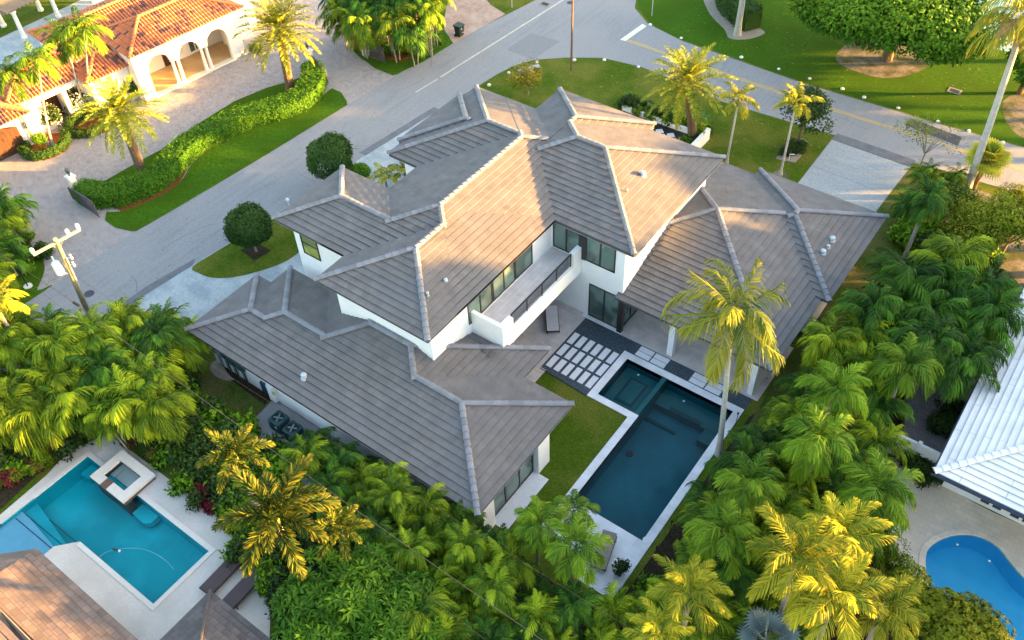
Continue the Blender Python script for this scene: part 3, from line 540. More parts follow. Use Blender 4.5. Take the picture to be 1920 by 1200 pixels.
for q in [(-36.1, 17.25, -16.2, 21.4, 0, 2.86), (-34.9, 21.0, -16.21, 22.9, 0, 2.87), (-31.6, 17.24, -22.75, 33.2, 0, 2.88),
          (-35.3, 24.35, -24, 28.85, 0, 6.55), (-31.45, 24.36, -22.75, 40.55, 0, 6.56), (-29.55, 22.05, -22.76, 33, 2.6, 6.55),
          (-33.95, 32.85, -25, 40.5, 0, 6.54), (-29, 32.95, -17.75, 42.6, 0, 6.57), (-29.0, 34, -23.0, 43.35, 0, 6.53), (-34.4, 34.2, -28, 39.2, 0, 6.52),
          (-17.6, 35.2, -9.0, 46.9, 0, 2.87), (-16.0, 39.0, -8.45, 47.3, 0, 2.9)]: wall_box(b, *q)
b.box(-9.35, 32.85, 0, -9.05, 35.3, 2.87); b.box(-10.0, 34.2, 0, -9.35, 35.25, 2.86)
b.box(-16.22, 17.15, 0, -15.9, 18.05, 2.85); b.box(-16.23, 21.75, 0, -15.85, 22.75, 2.84)
b.build('wall', 'stucco', house)
b = MB(); b.box(-14.5, 32.85, .03, -14.15, 33.2, 2.8); b.build('column', 'stucco', house)
b = MB(); b.box(-17.86, 32.72, 0, -17.55, 33.0, 2.8); b.build('door_post', 'frame', house)
window(house, 'y', 32.95, -20.0, -17.86, .08, 2.75, -1, 2, 'sliding_door', 'glass')
window(house, 'x', -17.75, 33.0, 35.15, .08, 2.75, 1, 2, 'sliding_door', 'glass')
window(house, 'y', 32.95, -22.6, -20.75, 4.42, 6.5, -1, 2, 'sliding_door', 'glass')
window(house, 'y', 32.95, -20.35, -18.35, 4.45, 6.45, -1, 2, 'window', 'glass')
b = MB(); b.box(-20.75, 32.88, 4.42, -20.35, 32.99, 6.5); b.build('door_reveal', 'frame', house)
for a0, a1 in ((25.0, 27.2), (27.2, 29.3)): window(house, 'x', -22.75, a0+.05, a1-.0, 4.42, 6.5, 1, 2, 'sliding_door', 'glass')
window(house, 'x', -22.75, 29.35, 31.0, 4.42, 6.5, 1, 1, 'window', 'glass')
window(house, 'x', -16.2, 18.1, 21.7, .08, 2.6, 1, 3, 'sliding_door', 'glass')
window(house, 'y', 24.35, -34.75, -33.35, 4.15, 5.95, -1, 1, 'window', 'glass_green', rows=2)
window(house, 'x', -17.75, 34.0, 35.2, 5.2, 6.4, 1, 1, 'window', 'glass_dark')
b = MB(); b.box(-31.2, 17.0, .2, -30.7, 17.25, 1.5); b.build('wall_box', 'stucco', house)
# balcony
BX, BY0, BY1, BZ = -20.62, 25.3, 32.94, 4.28
bal = MB(); bal.box(-22.75, BY0+.25, 3.35, BX, BY1, BZ); bal.box(BX-.28, BY0+.9, BZ, BX, BY1-.8, BZ+.12)
bal.box(-24.4, BY0-.02, 3.2, BX+.02, BY0+.22, BZ+.95); bal.box(BX-.3, BY0+.2, 3.34, BX+.02, BY0+.95, BZ+.95)
bal.box(BX-.3, BY1-.85, 3.34, BX+.02, BY1-.02, BZ+1.05)
bo = bal.build('balcony', 'stucco', house)
f = MB(); f.box(-22.7, BY0+.26, BZ+.001, BX-.3, BY1-.01, BZ+.03); f.build('floor', 'deck_tile', bo)
rl = MB(); ry0, ry1 = BY0+.95, BY1-.87; n = 5
for i in range(n): y = ry0+.04+(ry1-ry0-.08)*i/(n-1); rl.box(BX-.17, y-.025, BZ+.12, BX-.12, y+.025, BZ+1.08)
for k in range(9): z = BZ+.2+k*.108; rl.box(BX-.158, ry0, z, BX-.13, ry1, z+.025)
rl.box(BX-.18, ry0, BZ+1.06, BX-.11, ry1, BZ+1.10); rl.build('railing', 'frame', bo)
# loose repair tiles lying on the lower roofs
for i in range(7):
    x, y = -23.0+i*.36, 24.85-.02*i; z = Hof(LROOF, x, y)+.09; tb = MB(); tb.beam((x, y, z), (x, y-.42, z+.02), .33, .03); tb.build('loose_tile', 'roof', house)
for i in range(9):
    x, y = -17.55, 35.3+i*.42; z = Hof(RROOF, x, y)+.10; tb = MB(); tb.beam((x, y, z), (x-.42, y, z+.02), .33, .03); tb.build('loose_tile', 'roof', house)
# meters and boxes on the side wall
for x, wd, h, z, m, nm in [(-35.5, .42, .62, 1.3, 'meter_grey', 'electric_meter'), (-34.85, .3, .35, 1.35, 'ac_green', 'meter_dial'), (-34.2, .5, .75, 1.15, 'ac_green', 'breaker_box'), (-33.45, .5, .8, 1.1, 'ac_green', 'breaker_box')]:
    b = MB(); b.box(x-wd/2, 17.05, z, x+wd/2, 17.25, z+h); b.box(x-wd/2+.04, 17.03, z+.05, x+wd/2-.04, 17.06, z+h-.05)
    for q in (-.1, .05, .15): b.tube([(x+q, 17.18, z), (x+q, 17.18, 0)], .025, 6)
    b.build(nm, m, house)
b = MB(); b.box(-31.95, 17.12, .3, -31.4, 17.25, 1.1); b.build('wall_panel', 'solar_blue', house)
b = MB(); b.box(-30.75, 16.97, 1.0, -30.55, 17.0, 1.25); b.build('warning_sticker', 'meteryellow', house)

# ------------------------------------------------------------------ main pool
pool = thing('swimming_pool', 'dark blue rectangular swimming pool with a spa corner behind the main house', 'swimming pool', (-12, 26, 0))
def frame_poly(b, outer_rects, z0, z1):
    for r in outer_rects: b.box(r[0], r[1], z0, r[2], r[3], z1)
b = MB(); frame_poly(b, [(-16.64, 28.03, -16.19, 31.26), (-16.64, 31.26, -8.92, 31.70), (-9.37, 21.45, -8.92, 31.26), (-13.95, 21.45, -13.5, 27.6), (-16.64, 27.6, -13.5, 28.03)], -.3, .05)
b.box(-13.95, 18.9, -.1, -8.92, 21.45, .05); b.box(-10.9, 17.9, -.1, -8.92, 18.9, .049); b.build('coping', 'coping', pool)
def basin(parent, poly, zb, m, zt=0.0):
    b = MB()
    n = len(poly); area = sum(poly[i][0]*poly[(i+1) % n][1]-poly[(i+1) % n][0]*poly[i][1] for i in range(n))
    for i in range(n):
        a, c = poly[i], poly[(i+1) % n]
        b.face([(*a, zb), (*c, zb), (*c, zt), (*a, zt)])
    for t in tessellate_polygon([[Vector((*p, 0)) for p in poly]]): b.face([(*poly[k], zb) for k in t])
    return b.build('basin', m, parent)
basin(pool, POOL, -1.3, 'pool_dark')
b = MB(); b.box(-16.1, 28.1, -1.2, -13.85, 31.2, -.6); b.box(-13.5, 29.9, -1.25, -9.4, 31.2, -.8); b.box(-10.3, 29.0, -1.25, -9.4, 29.95, -.8); b.build('ledge', 'pool_ledge', pool)
b = MB(); b.box(-15.5, 28.7, -.61, -14.35, 30.65, -.57); b.box(-13.5, 28.9, -1.24, -11.6, 29.1, -1.2); b.box(-12.6, 29.9, -.8, -10.6, 30.2, -.77); b.build('step', 'pool_step', pool)
b = MB(); b.box(-13.82, 28.03, -1.25, -13.55, 31.26, -.03); b.build('spa_wall', 'pool_ledge', pool)
b = MB(); b.box(-15.35, 28.85, -.57, -14.5, 30.5, -.55); b.build('spa_floor', 'pool_ledge', pool)
sheet('water', POOL, -.07, 'water', parent=pool)
for x, y in ((-15.2, 30.9), (-12.1, 30.7)):
    b = MB(); b.lathe((x, y, -.44), [(.07, 0), (.06, .03), (.02, .05)], 10); b.build('pool_light', 'lamp_white', pool)
b = MB(); b.lathe((-13.0, 26.4, -1.3), [(.22, 0), (.2, .04)], 12); b.build('pool_drain', 'black', pool)
tg = thing('slab_path', 'grid of eighteen pale paving slabs set in dark gravel beside the pool spa', 'stepping stones', (-18.4, 29.5, 0), 'pale slabs set in the dark gravel')
for i in range(6):
    for j in range(3):
        x = -19.85+i*.546; y = 30.34-j*1.105; b = MB(); b.box(x, y, .0, x+.36, y+.93, .045); b.build('paving_slab', 'slab', tg)
for k, (gx, lb) in enumerate(((-16.0, 'four pale slabs in the gravel strip between covered patio and spa'), (-12.45, 'four pale slabs in the gravel strip near the palm trunk'))):
    tg = thing('slab_path', lb, 'stepping stones', (gx+1, 32.2, 0), 'pale slabs set in the dark gravel')
    for i in range(2):
        for j in range(2):
            b = MB(); b.box(gx+i*1.0, 31.79+j*.42, 0, gx+i*1.0+.92, 31.79+j*.42+.37, .045); b.build('paving_slab', 'slab', tg)
# ------------------------------------------------------------------ the tiled house across the road (local axes, turned 7 degrees)
def barrel_roof(parent, rects, name='roof'):
    b = MB(); rr = random.Random(11); b0 = MB()
    for ri, r in enumerate(rects):
        x0, y0, x1, y1, zE, s = r; D = min(x1-x0, y1-y0)/2; zE -= .01*ri
        for P, e, n, L in (((x0, y0), (1, 0), (0, 1), x1-x0), ((x1, y0), (0, 1), (-1, 0), y1-y0), ((x1, y1), (-1, 0), (0, -1), x1-x0), ((x0, y1), (0, -1), (1, 0), y1-y0)):
            def pt(a, d, dz=0): return (P[0]+e[0]*a+n[0]*d, P[1]+e[1]*a+n[1]*d, zE+s*d+dz)
            b0.face([pt(0, 0, -.02), pt(L, 0, -.02), pt(L-D, D, -.02), pt(D, D, -.02)])
            wd = .27; k = 0
            while k*wd < L:
                a0 = k*wd; a1 = min(a0+wd*.78, L); am = (a0+a1)/2; dm = min(D, am, L-am); d = 0
                while d < dm-.05:
                    d2 = min(d+.42, dm); t = rr.random(); t = .98 if t > .86 else (.0 + t*.62)
                    ar = [(a0+(a1-a0)*q, h) for q, h in ((0, 0), (.22, .065), (.5, .09), (.78, .065), (1, 0))]
                    A = [pt(a, d, h+.035) for a, h in ar]; B = [pt(a0+(a-a0)*.9+.01, d2, h*.85) for a, h in ar]
                    for q in range(4): b.face([A[q], A[q+1], B[q+1], B[q]], t=t)
                    b.face([pt(a0, d, 0)]+A+[pt(a1, d, 0)], t=t)
                    d = d2
                k += 1
    ro = b.build(name, 'terracotta', parent); b0.build('underlay', 'terracotta_base', ro)
    c = MB(); hip_caps(c, rects, w=.15, h=.13, tl=.4, rr=random.Random(4), lift=.06)
    c.t = [.25 + .3*t for t in c.t]; c.build('ridge_tiles', 'terracotta', ro)
    return ro
sp = thing('mediterranean_house', 'white villa with orange barrel tile roofs and an arched porch across the road', 'house', (-62.4, 32.8, 0))
sp.rotation_euler.z = R(-7); ORG[sp.name] = Vector((0, 0, 0))
barrel_roof(sp, [(-6.0, -.15, 0, 10.5, 4.08, .4), (-10.6, -3.4, -3.3, 14, 3.9, .34)]).__setitem__('label', 'taller orange tiled roof above the arched porch')
barrel_roof(sp, [(-8.2, -9.6, -2.4, -1.0, 3.12, .38), (-5.2, -3.7, -.9, 1.2, 3.13, .38), (-6.6, -19, -.75, -8.5, 3.1, .36)]).__setitem__('label', 'lower orange tiled roofs over entry and garage')
b = MB()
b.box(-10, -3.0, 0, -3.6, 13.4, 3.85); b.box(-7.8, -9.2, 0, -3.9, -1.2, 3.0); b.box(-4.8, -3.4, 0, -1.35, -.1, 3.0); b.box(-6.2, -18.5, 0, -1.72, -9.0, 3.0)
b.box(-3.6, -.05, 0, -.2, .12, 4.0); b.box(-3.0, 9.4, 0, -.2, 9.75, 4.02); b.box(-3.6, 9.75, 0, -2.4, 12, 3.9)
b.face([(-.1, -.1, 0), (.25, -.15, 0), (-.1, -.1, 3.95), (-.2, -.1, 3.95)])
# arcade front with three arches
wx0, wx1, zt = -.55, -.18, 4.02
def solid(y0, y1, z0, z1): b.box(wx0, y0, z0, wx1, y1, z1)
arch = [(1.0, 3.12), (3.85, 5.85), (6.5, 8.5)]; spr = 2.25
solid(-.05, 1.0, 0, zt); solid(8.5, 9.75, 0, zt)
for a, c in ((3.12, 3.85), (5.85, 6.5)): solid(a, c, spr, zt)
for a, c in arch:
    r_ = (c-a)/2; m_ = (a+c)/2; N = 14
    for i in range(N):
        ya, yb = a+(c-a)*i/N, a+(c-a)*(i+1)/N; za = spr+math.sqrt(max(0, r_*r_-(ya-m_)**2)); zb = spr+math.sqrt(max(0, r_*r_-(yb-m_)**2))
        for X in (wx0, wx1): b.face([(X, ya, za), (X, yb, zb), (X, yb, zt), (X, ya, zt)][::(1 if X == wx1 else -1)])
        b.face([(wx0, ya, za), (wx0, yb, zb), (wx1, yb, zb), (wx1, ya, za)])
b.box(-2.4-.9, -8.6, 0, -2.5, -7.4, 3.0); b.box(-3.3, -5.25, 0, -2.5, -4.9, 3.0); b.box(-3.3, -3.6, 0, -2.5, -3.4, 3.0)
b.box(-3.0, -8.6, 2.55, -2.5, -3.4, 3.02); b.box(-2.7, -7.5, 0, -2.5, -6.6, 1.0); b.box(-2.7, -4.9, 0, -2.5, -3.5, .95)
b.build('wall', 'stucco_warm', sp)
b = MB(); b.box(-3.55, .1, 0, -.55, 9.4, .16); b.build('porch_floor', 'porch_floor', sp)
b = MB(); b.box(-.55, .9, 0, -.05, 8.7, .14); b.build('porch_step', 'cream_wall', sp)
b = MB(); b.box(-3.6, .1, 3.7, -.5, 9.4, 3.9); b.build('porch_ceiling', 'cream_wall', sp)
for y in (3.24, 3.74, 5.96, 6.42):
    b = MB(); b.lathe((-.4, y, .1), [(.2, 0), (.2, .12), (.15, .18), (.15, .3), (.12, 1.98), (.13, 2.0), (.19, 2.1), (.2, 2.18)], 14); b.build('column', 'stucco_warm', sp, smooth=True)
window(sp, 'x', -3.58, .8, 1.9, .3, 2.5, 1, 2, 'window', 'glass_dark', 'white_frame', .08, rows=4)
window(sp, 'x', -3.58, 6.4, 7.6, .3, 2.5, 1, 2, 'window', 'glass', 'white_frame', .08, rows=1)
b = MB(); b.box(-3.62, 3.9, .16, -3.52, 4.9, 2.5); b.box(-3.52, 4.36, .16, -3.49, 4.4, 2.5); b.build('door', 'wood', sp)
def arched_door(y0, y1, x, zs, rise, nm):
    b = MB(); N = 10; pts = []
    for i in range(N+1):
        y = y0+(y1-y0)*i/N; pts.append((y, zs+rise*math.sin(math.pi*i/N)))
    for i in range(N):
        (ya, za), (yb, zb) = pts[i], pts[i+1]
        b.face([(x, ya, 0), (x, yb, 0), (x, yb, zb), (x, ya, za)]); b.face([(x, ya, za), (x, yb, zb), (x-.1, yb, zb), (x-.1, ya, za)])
    for i in range(1, 8): yy = y0+(y1-y0)*i/8; b.box(x, yy-.012, 0, x+.012, yy+.012, zs)
    return b.build(nm, 'wood', sp)
arched_door(-12.2, -9.55, -1.68, 2.0, .38, 'garage_door'); arched_door(-15.8, -12.9, -1.68, 2.0, .38, 'garage_door'); arched_door(-6.55, -5.3, -3.8+.02, 1.95, .5, 'door')
b = MB(); b.lathe((-1.58, -9.0, 1.55), [(.05, 0), (.1, .08), (.13, .4), (.16, .44), (.04, .6), (.02, .7)], 6); b.box(-1.72, -9.03, 1.9, -1.58, -8.97, 1.95); b.build('wall_lantern', 'iron', sp)
window(sp, 'x', -3.88, -4.8, -3.7, .9, 2.4, 1, 2, 'window', 'glass', 'white_frame', .08)
b = MB(); b.box(-3.9, -8.6, 0, -3.3, -8.45, 2.6); b.build('trim', 'cream_wall', sp)
# pergola behind it
pg = thing('pergola', 'white columned pergola with brown slatted top in the upper left corner', 'pergola', (-83, 37, 0))
for x, y in ((-80.6, 33.3), (-81.4, 37.4), (-84.2, 33.5), (-83.9, 37.2), (-80.9, 41.0), (-84, 41.2)):
    b = MB(); b.lathe((x, y, 0), [(.26, 0), (.26, .2), (.2, .25), (.17, 2.3), (.27, 2.45), (.27, 2.6)], 12); b.build('column', 'stucco_warm', pg, smooth=True)
b = MB()
for x in (-80.7, -84.1): b.box(x-.12, 32.4, 2.6, x+.12, 42, 2.85)
for i in range(24): b.box(-85, 32.5+i*.4, 2.85, -79.9, 32.62+i*.4, 3.02)
for i in range(26): b.box(-84.9+i*.2, 32.4, 3.02, -84.82+i*.2, 42, 3.07)
b.build('slatted_roof', 'pergola_wood', pg)

# ------------------------------------------------------------------ neighbours cut by the frame
wh = thing('white_roofed_house', 'neighbour house with a bright white tiled hip roof at the right edge', 'house', (8, 38, 0))
WR = [(.85, 31.0, 18, 52, 3.2, .3)]
build_roof(wh, WR, 'roof_white', 'roof_white_cap', fascia='navy_gutter', course=.34, capw=.17, fd=.2)
b = MB(); b.box(1.5, 33.0, 0, 17.3, 51, 3.0); b.build('wall', 'stucco', wh)
for i in range(7):
    x = 3.2+i*1.42; window(wh, 'y', 33.0, x, x+1.25, .15, 2.55, -1, 2, 'french_door', 'glass_dark', 'white_frame', .13, rows=1)
b = MB(); b.box(.75, 30.85, 3.0, .86, 52, 3.16); b.box(.75, 30.88, 3.0, 18, 30.98, 3.16); b.build('gutter', 'navy_gutter', wh)
vent(wh, 5.2, 37.2, 4.9, .07, .2)
fe = thing('vinyl_fence', 'white vinyl panel fence running up to the white roofed house', 'fence', (-.4, 33.45, 0))
for i in range(2):
    x0, x1 = -2.1+i*1.85, -.3+i*1.75; b = MB(); b.box(x0, 33.42, .05, x1, 33.48, 1.65); b.box(x0, 33.38, 1.6, x1, 33.52, 1.72); b.box(x0, 33.39, .9, x1, 33.51, .98)
    for k in range(9): xx = x0+(x1-x0)*k/9; b.box(xx, 33.405, .06, xx+.012, 33.42, 1.6)
    b.build('panel', 'white_frame', fe)
for x in (-2.15, -.27, 1.45): b = MB(); b.box(x-.07, 33.37, 0, x+.07, 33.53, 1.8); b.box(x-.09, 33.35, 1.8, x+.09, 33.55, 1.86); b.build('post', 'white_frame', fe)
# bottom left roofs
bl = thing('brown_roofed_house', 'house with a sunlit brown tiled roof in the lower left corner', 'house', (-30, -2, 0))
b = MB()
C0 = (*G(68, 1030, 3.0), 3.0); E1 = (-17.0, C0[1]-.05, 3.0); F0 = (*G(-70, 1050, 3.0), 3.0)
R0 = (*G(0, 1145, 4.1), 4.1); R1 = (*G(52, 1198, 3.6), 3.6); R2 = (*G(110, 1300, 3.0), 3.0); H0 = (*G(0, 1073, 3.75), 3.75); H1 = (*G(-80, 1130, 4.4), 4.4)
def tri_courses(b, P):   # polygon split in courses running parallel to its first edge
    P = [Vector(p) for p in P]; e = (P[1]-P[0]).normalized(); nrm = (P[1]-P[0]).cross(P[2]-P[0]).normalized(); n = nrm.cross(e)
    if n.dot(P[2]-P[0]) < 0: n = -n
    if nrm.z < 0: nrm = -nrm
    dmax = max((p-P[0]).dot(n) for p in P); k = 0
    while k*.32 < dmax:
        a, c = k*.32, (k+1)*.32
        def clip(poly, val, sgn):
            out = []
            for i in range(len(poly)):
                p, q = poly[i], poly[(i+1) % len(poly)]; dp, dq = ((p-P[0]).dot(n)-val)*sgn, ((q-P[0]).dot(n)-val)*sgn
                if dp >= 0: out.append(p)
                if (dp > 0 and dq < 0) or (dp < 0 and dq > 0): out.append(p+(q-p)*(dp/(dp-dq)))
            return out
        s = clip(clip(P, a, 1), c, -1)
        if len(s) > 2:
            pts = [p+nrm*(.04*(1-((p-P[0]).dot(n)-a)/.32)) for p in s]
            b.face([tuple(p) for p in pts], [((p-P[0]).dot(e), k*.32+.01+((p-P[0]).dot(n)-a)*.95) for p in s])
        k += 1
tri_courses(b, [E1, C0, H0, H1, R0, R1, (-17, R1[1]-1, 3.75)])
tri_courses(b, [C0, F0, H1, H0]); tri_courses(b, [R1, R2, (-31, -6, 3.0), (-36, -5, 3.0), H1, R0][::1])
ro = b.build('roof', 'roof_brown', bl)
b = MB(); b.beam((C0[0], C0[1], 2.93), (E1[0], E1[1], 2.93), .06, .16); b.beam((C0[0], C0[1], 2.93), (F0[0], F0[1], 2.93), .06, .16); b.build('fascia', 'fascia', ro)
b = MB(); b.prism([(C0[0]+.3, C0[1]-.8), (-18, C0[1]-.7), (-18, -6), (-36, -6), (-34, 0)], 0, 2.85); b.build('wall', 'stucco_warm', bl)
M['roof_dark'] = brickmat('roof_dark', (.085, .072, .070), (.12, .10, .098), (.05, .045, .045), .42, .30, True, 0, .012, .85, (.10, .09, .088), 1.0, bump=.3)
bl2 = thing('pavilion', 'small pavilion with a dark brown hip roof at the bottom edge beside the loungers', 'pavilion', (-18.5, 2, 0))
build_roof(bl2, [(-23.1, -2.4, -14.1, 6.6, 3.0, .4)], 'roof_dark', tintmat('brown_cap', (.07, .06, .058), (.09, .08, .075)), course=.3, capw=.07)
b = MB(); b.box(-22.4, -1.7, 0, -14.8, 5.9, 2.85); b.build('wall', 'stucco_warm', bl2)

# ------------------------------------------------------------------ neighbour pools
lp = thing('swimming_pool', 'turquoise swimming pool in the garden at the lower left', 'swimming pool', (-31, 6.8, 0))
basin(lp, LPOOL, -1.15, 'pool_turq')
b = MB(); b.box(-38.19, .4, -1.1, -36.85, 5.2, -.22); b.prism([(-38.19, .41), (-33.5, .41), (-33.41, 4.14), (-36.0, 4.4), (-38.19, 4.4)], -1.1, -.21); b.build('sun_shelf', 'pool_shelf', lp)
b = MB(); b.prism([(-38.1, 4.3), (-36.7, 4.38), (-33.4, 4.16), (-33.05, 4.6), (-36.7, 5.2)], -1.1, -.45); b.build('step', 'pool_turq', lp)
for k, yy in enumerate((3.98, 4.45, 5.0)):
    b = MB(); b.beam((-36.7, yy, -.20-.25*k), (-33.3+.35*k, yy+.05, -.20-.25*k), .045, .03); b.build('step_edge', 'pool_line', lp)
b = MB(); b.prism([(-36.6, 7.7), (-35.9, 7.8), (-35.9, 8.5), (-36.6, 8.5)], -1, -.6); b.prism([(-32.2, 7.8), (-31.2, 7.75), (-30.9, 8.0), (-30.9, 8.5), (-32.2, 8.5)], -1, -.6); b.build('ledge', 'pool_turq', lp)
sheet('water', LPOOL, -.05, 'water', parent=lp)
b = MB()
def edge_strip(b, pts, w, z0, z1):
    for i in range(len(pts)-1):
        a, c = Vector((*pts[i], 0)), Vector((*pts[i+1], 0)); b.beam((a.x, a.y, (z0+z1)/2), (c.x, c.y, (z0+z1)/2), w, z1-z0)
b.box(-36.98, 5.2, .0, -36.72, 8.8, .06); b.box(-36.72, 8.53, 0, -35.2, 8.8, .06); b.box(-32.3, 8.53, 0, -26.45, 8.8, .06); b.box(-26.70, 4.85, 0, -26.45, 8.53, .06); b.box(-32.5, 4.85, 0, -26.70, 5.09, .06)
b.build('coping', 'shell_coping', lp)
spa = thing('spa', 'raised square stone spa spilling into the turquoise pool', 'spa', (-33.7, 8.8, 0))
b = MB(); x0, y0, x1, y1 = -35.15, 7.72, -32.35, 9.82; i0, j0, i1, j1 = -34.65, 8.22, -32.87, 9.32
b.box(x0, y0, .26, x1, j0, .42); b.box(x0, j1, .26, x1, y1, .42); b.box(x0, j0, .26, i0, j1, .42); b.box(i1, j0, .26, x1, j1, .42)
cp = b.build('coping', 'shell_coping', spa)
b = MB(); b.box(x0+.06, y0+.06, -1.1, x1-.06, j0-.02, .26); b.box(x0+.06, j1+.02, 0, x1-.06, y1-.06, .26); b.box(x0+.06, j0-.02, -1.1, i0-.02, j1+.02, .26); b.box(i1+.02, j0-.02, 0, x1-.06, j1+.02, .26); b.build('wall', 'spillway', spa)
b = MB(); b.box(-34.25, 7.68, .36, -33.75, 8.24, .43); b.build('spillway', 'spillway', spa)
b = MB(); b.box(i0-.02, j0-.02, -.35, i1+.02, j1+.02, .0); b.build('bench', 'pool_step' if False else 'pool_turq', spa)
b = MB(); b.box(-34.3, 8.5, .0, -33.2, 8.54, .02); b.box(-34.3, 8.5, 0, -34.26, 9.2, .02); b.build('bench_edge', 'pool_line', spa)
sheet('water', rect(i0, j0, i1, j1), .3, 'water', parent=spa)
b = MB(); x, y = G(217, 1031, -.03); b.tube([(x-.16, y-.05, -.02), (x+.16, y+.05, -.02)], .06, 8)
cl = thing('pool_cleaner', 'small floating pool cleaner with its thin hose in the turquoise pool', 'pool cleaner', (x, y, -.05)); b.build('body', 'ac_green', cl)
b = MB(); pts = smooth(GG([(185, 1044), (200, 1034), (217, 1030), (240, 1027), (265, 1028), (290, 1037), (310, 1050), (325, 1066)]), False, 4); b.tube([(*p, -.045) for p in pts], .008, 5); b.build('hose', 'pool_shelf', cl)
b = MB(); b.lathe((x+.2, y+.06, -.05), [(.06, 0), (.06, .06), (.02, .1)], 8); b.build('float', 'lamp_white', cl)
kp = thing('swimming_pool', 'bright blue kidney-shaped swimming pool at the lower right', 'swimming pool', (5, 29, 0))
basin(kp, KID, -1.2, 'pool_blue')
sheet('water', KID, -.06, 'water', parent=kp)
b = MB(); kk = KID
cx, cy = sum(p[0] for p in kk)/len(kk), sum(p[1] for p in kk)/len(kk)
for i in range(len(kk)):
    a, c = kk[i], kk[(i+1) % len(kk)]; ea, ec = Vector((a[0]-kk[i-1][0], a[1]-kk[i-1][1])), Vector((c[0]-a[0], c[1]-a[1]))
    n1 = Vector((c[1]-kk[i-1][1], -(c[0]-kk[i-1][0]))).normalized(); d_ = kk[(i+2) % len(kk)]; n2 = Vector((d_[1]-a[1], -(d_[0]-a[0]))).normalized()
    sg = 1 if not inpoly((a[0]+n1.x*.1, a[1]+n1.y*.1), kk) else -1
    o1, o2 = (a[0]+n1.x*sg*.3, a[1]+n1.y*sg*.3), (c[0]+n2.x*sg*.3, c[1]+n2.y*sg*.3)
    b.face([(*a, .05), (*c, .05), (*o2, .05), (*o1, .05)]); b.face([(*a, -.1), (*c, -.1), (*c, .05), (*a, .05)]); b.face([(*o1, 0), (*o2, 0), (*o2, .05), (*o1, .05)])
b.build('coping', 'beige_tile', kp)
for px, py in ((1795, 1021), (1855, 1052)):
    x, y = G(px, py, -.05); b = MB(); b.lathe((x, y, -.06), [(.05, 0), (.06, .03), (.02, .06)], 8); b.build('skimmer_float', 'lamp_white', kp)

# ------------------------------------------------------------------ poles, gates, bins, furniture
up = thing('utility_pole', 'weathered wooden utility pole with a crossarm and grey transformer beside the road', 'utility pole', (*G(166, 588), 0))
def lerp(a, c, t): return tuple(a[i]+(c[i]-a[i])*t for i in range(3))
pb = (*G(166, 588), 0); ptop = (*G(104, 449, 10.5), 10.5)
b = MB(); b.tube([pb, lerp(pb, ptop, .5), ptop], [.17, .14, .11], 12); b.build('pole', 'pole_wood', up, smooth=True)
b = MB(); A = (*G(62, 478, 10.2), 10.2); B = (*G(150, 430, 10.2), 10.2); b.beam(A, B, .11, .13); arm = b.build('crossarm', 'arm_wood', up)
b = MB()
for q in ((-1, .26), (1, .26)):
    mm = lerp(A, B, .5+q[0]*.14); b.beam(mm, lerp(pb, ptop, .90), .04)
b.build('brace', 'arm_wood', up)
for t in (.02, .98, .76):
    p = lerp(A, B, t); b = MB(); b.lathe((p[0], p[1], p[2]+.08), [(.07, 0), (.1, .05), (.07, .14), (.11, .2), (.06, .32)], 10); b.build('insulator', 'lamp_white', up)
p = lerp(pb, ptop, .73); p = (p[0]-.25, p[1]-.42, p[2]-.6)
b = MB(); b.lathe(p, [(.2, 0), (.23, .05), (.23, .75), (.15, .86), (.05, .9)], 14); b.tube([(p[0], p[1], p[2]+1), (p[0], p[1], p[2]+1.25)], .05, 6); b.build('transformer', 'transformer', up, smooth=True)
b = MB()
for t, dx, dy in ((.78, .35, .25), (.70, .4, .2), (.6, -.5, -.3), (.56, -.55, -.1)):
    q = lerp(pb, ptop, t); b.beam(q, (q[0]+dx, q[1]+dy, q[2]+.1), .04); b.lathe((q[0]+dx, q[1]+dy, q[2]-.05), [(.04, 0), (.08, .1), (.04, .25), (.07, .35)], 8)
q = lerp(pb, ptop, .8); b.tube([(q[0]+.2, q[1]+.05, q[2]), (pb[0]+.25, pb[1]+.1, 0)], .03, 6); b.build('cutout', 'metal', up)
def wire(pts, lb, r=.014, sag=.35):
    b = MB()
    for (a, c) in zip(pts[:-1], pts[1:]):
        P = []
        for i in range(17): t = i/16; q = lerp(a, c, t); P.append((q[0], q[1], q[2]-sag*4*t*(1-t)))
        b.tube(P, r, 5)
    tag(b.build('power_line', 'cable'), lb, 'power line', 'overhead lines above the left garden')
def W(px, py, z): return (*G(px, py, z), z)
wire([W(-60, 432, 8.2), W(128, 560, 7.6)], 'thick overhead cable running left from the utility pole', .010, .1)
wire([W(128, 560, 7.6), W(1060, 1230, 8.6)], 'thick overhead cable from the utility pole to the bottom centre', .014, .5)
wire([W(-60, 385, 8.8), W(1240, 1215, 8.4)], 'thinner overhead cable running nearest the house eave', .004, .4)
wire([W(-40, 452, 7.0), W(930, 1215, 7.8)], 'lowest of the overhead cables over the side lawn', .005, .3)
b = MB(); q = W(138, 567, 7.75); q2 = W(150, 574, 7.7); b.tube([q, q2], .08, 8); tag(b.build('cable_splice', 'black'), 'black splice case on the cable beside the utility pole', 'cable splice')
lpole = thing('lamp_post', 'tall thin brown lamp post on the corner lawn at the top centre', 'lamp post', (*G(1071, 131), 0))
pbx = G(1071, 131); b = MB(); b.tube([(pbx[0], pbx[1], 0), (pbx[0]+.05, pbx[1], 9.2)], [.10, .06], 10); b.build('pole', 'trunk_brown', lpole, smooth=True)
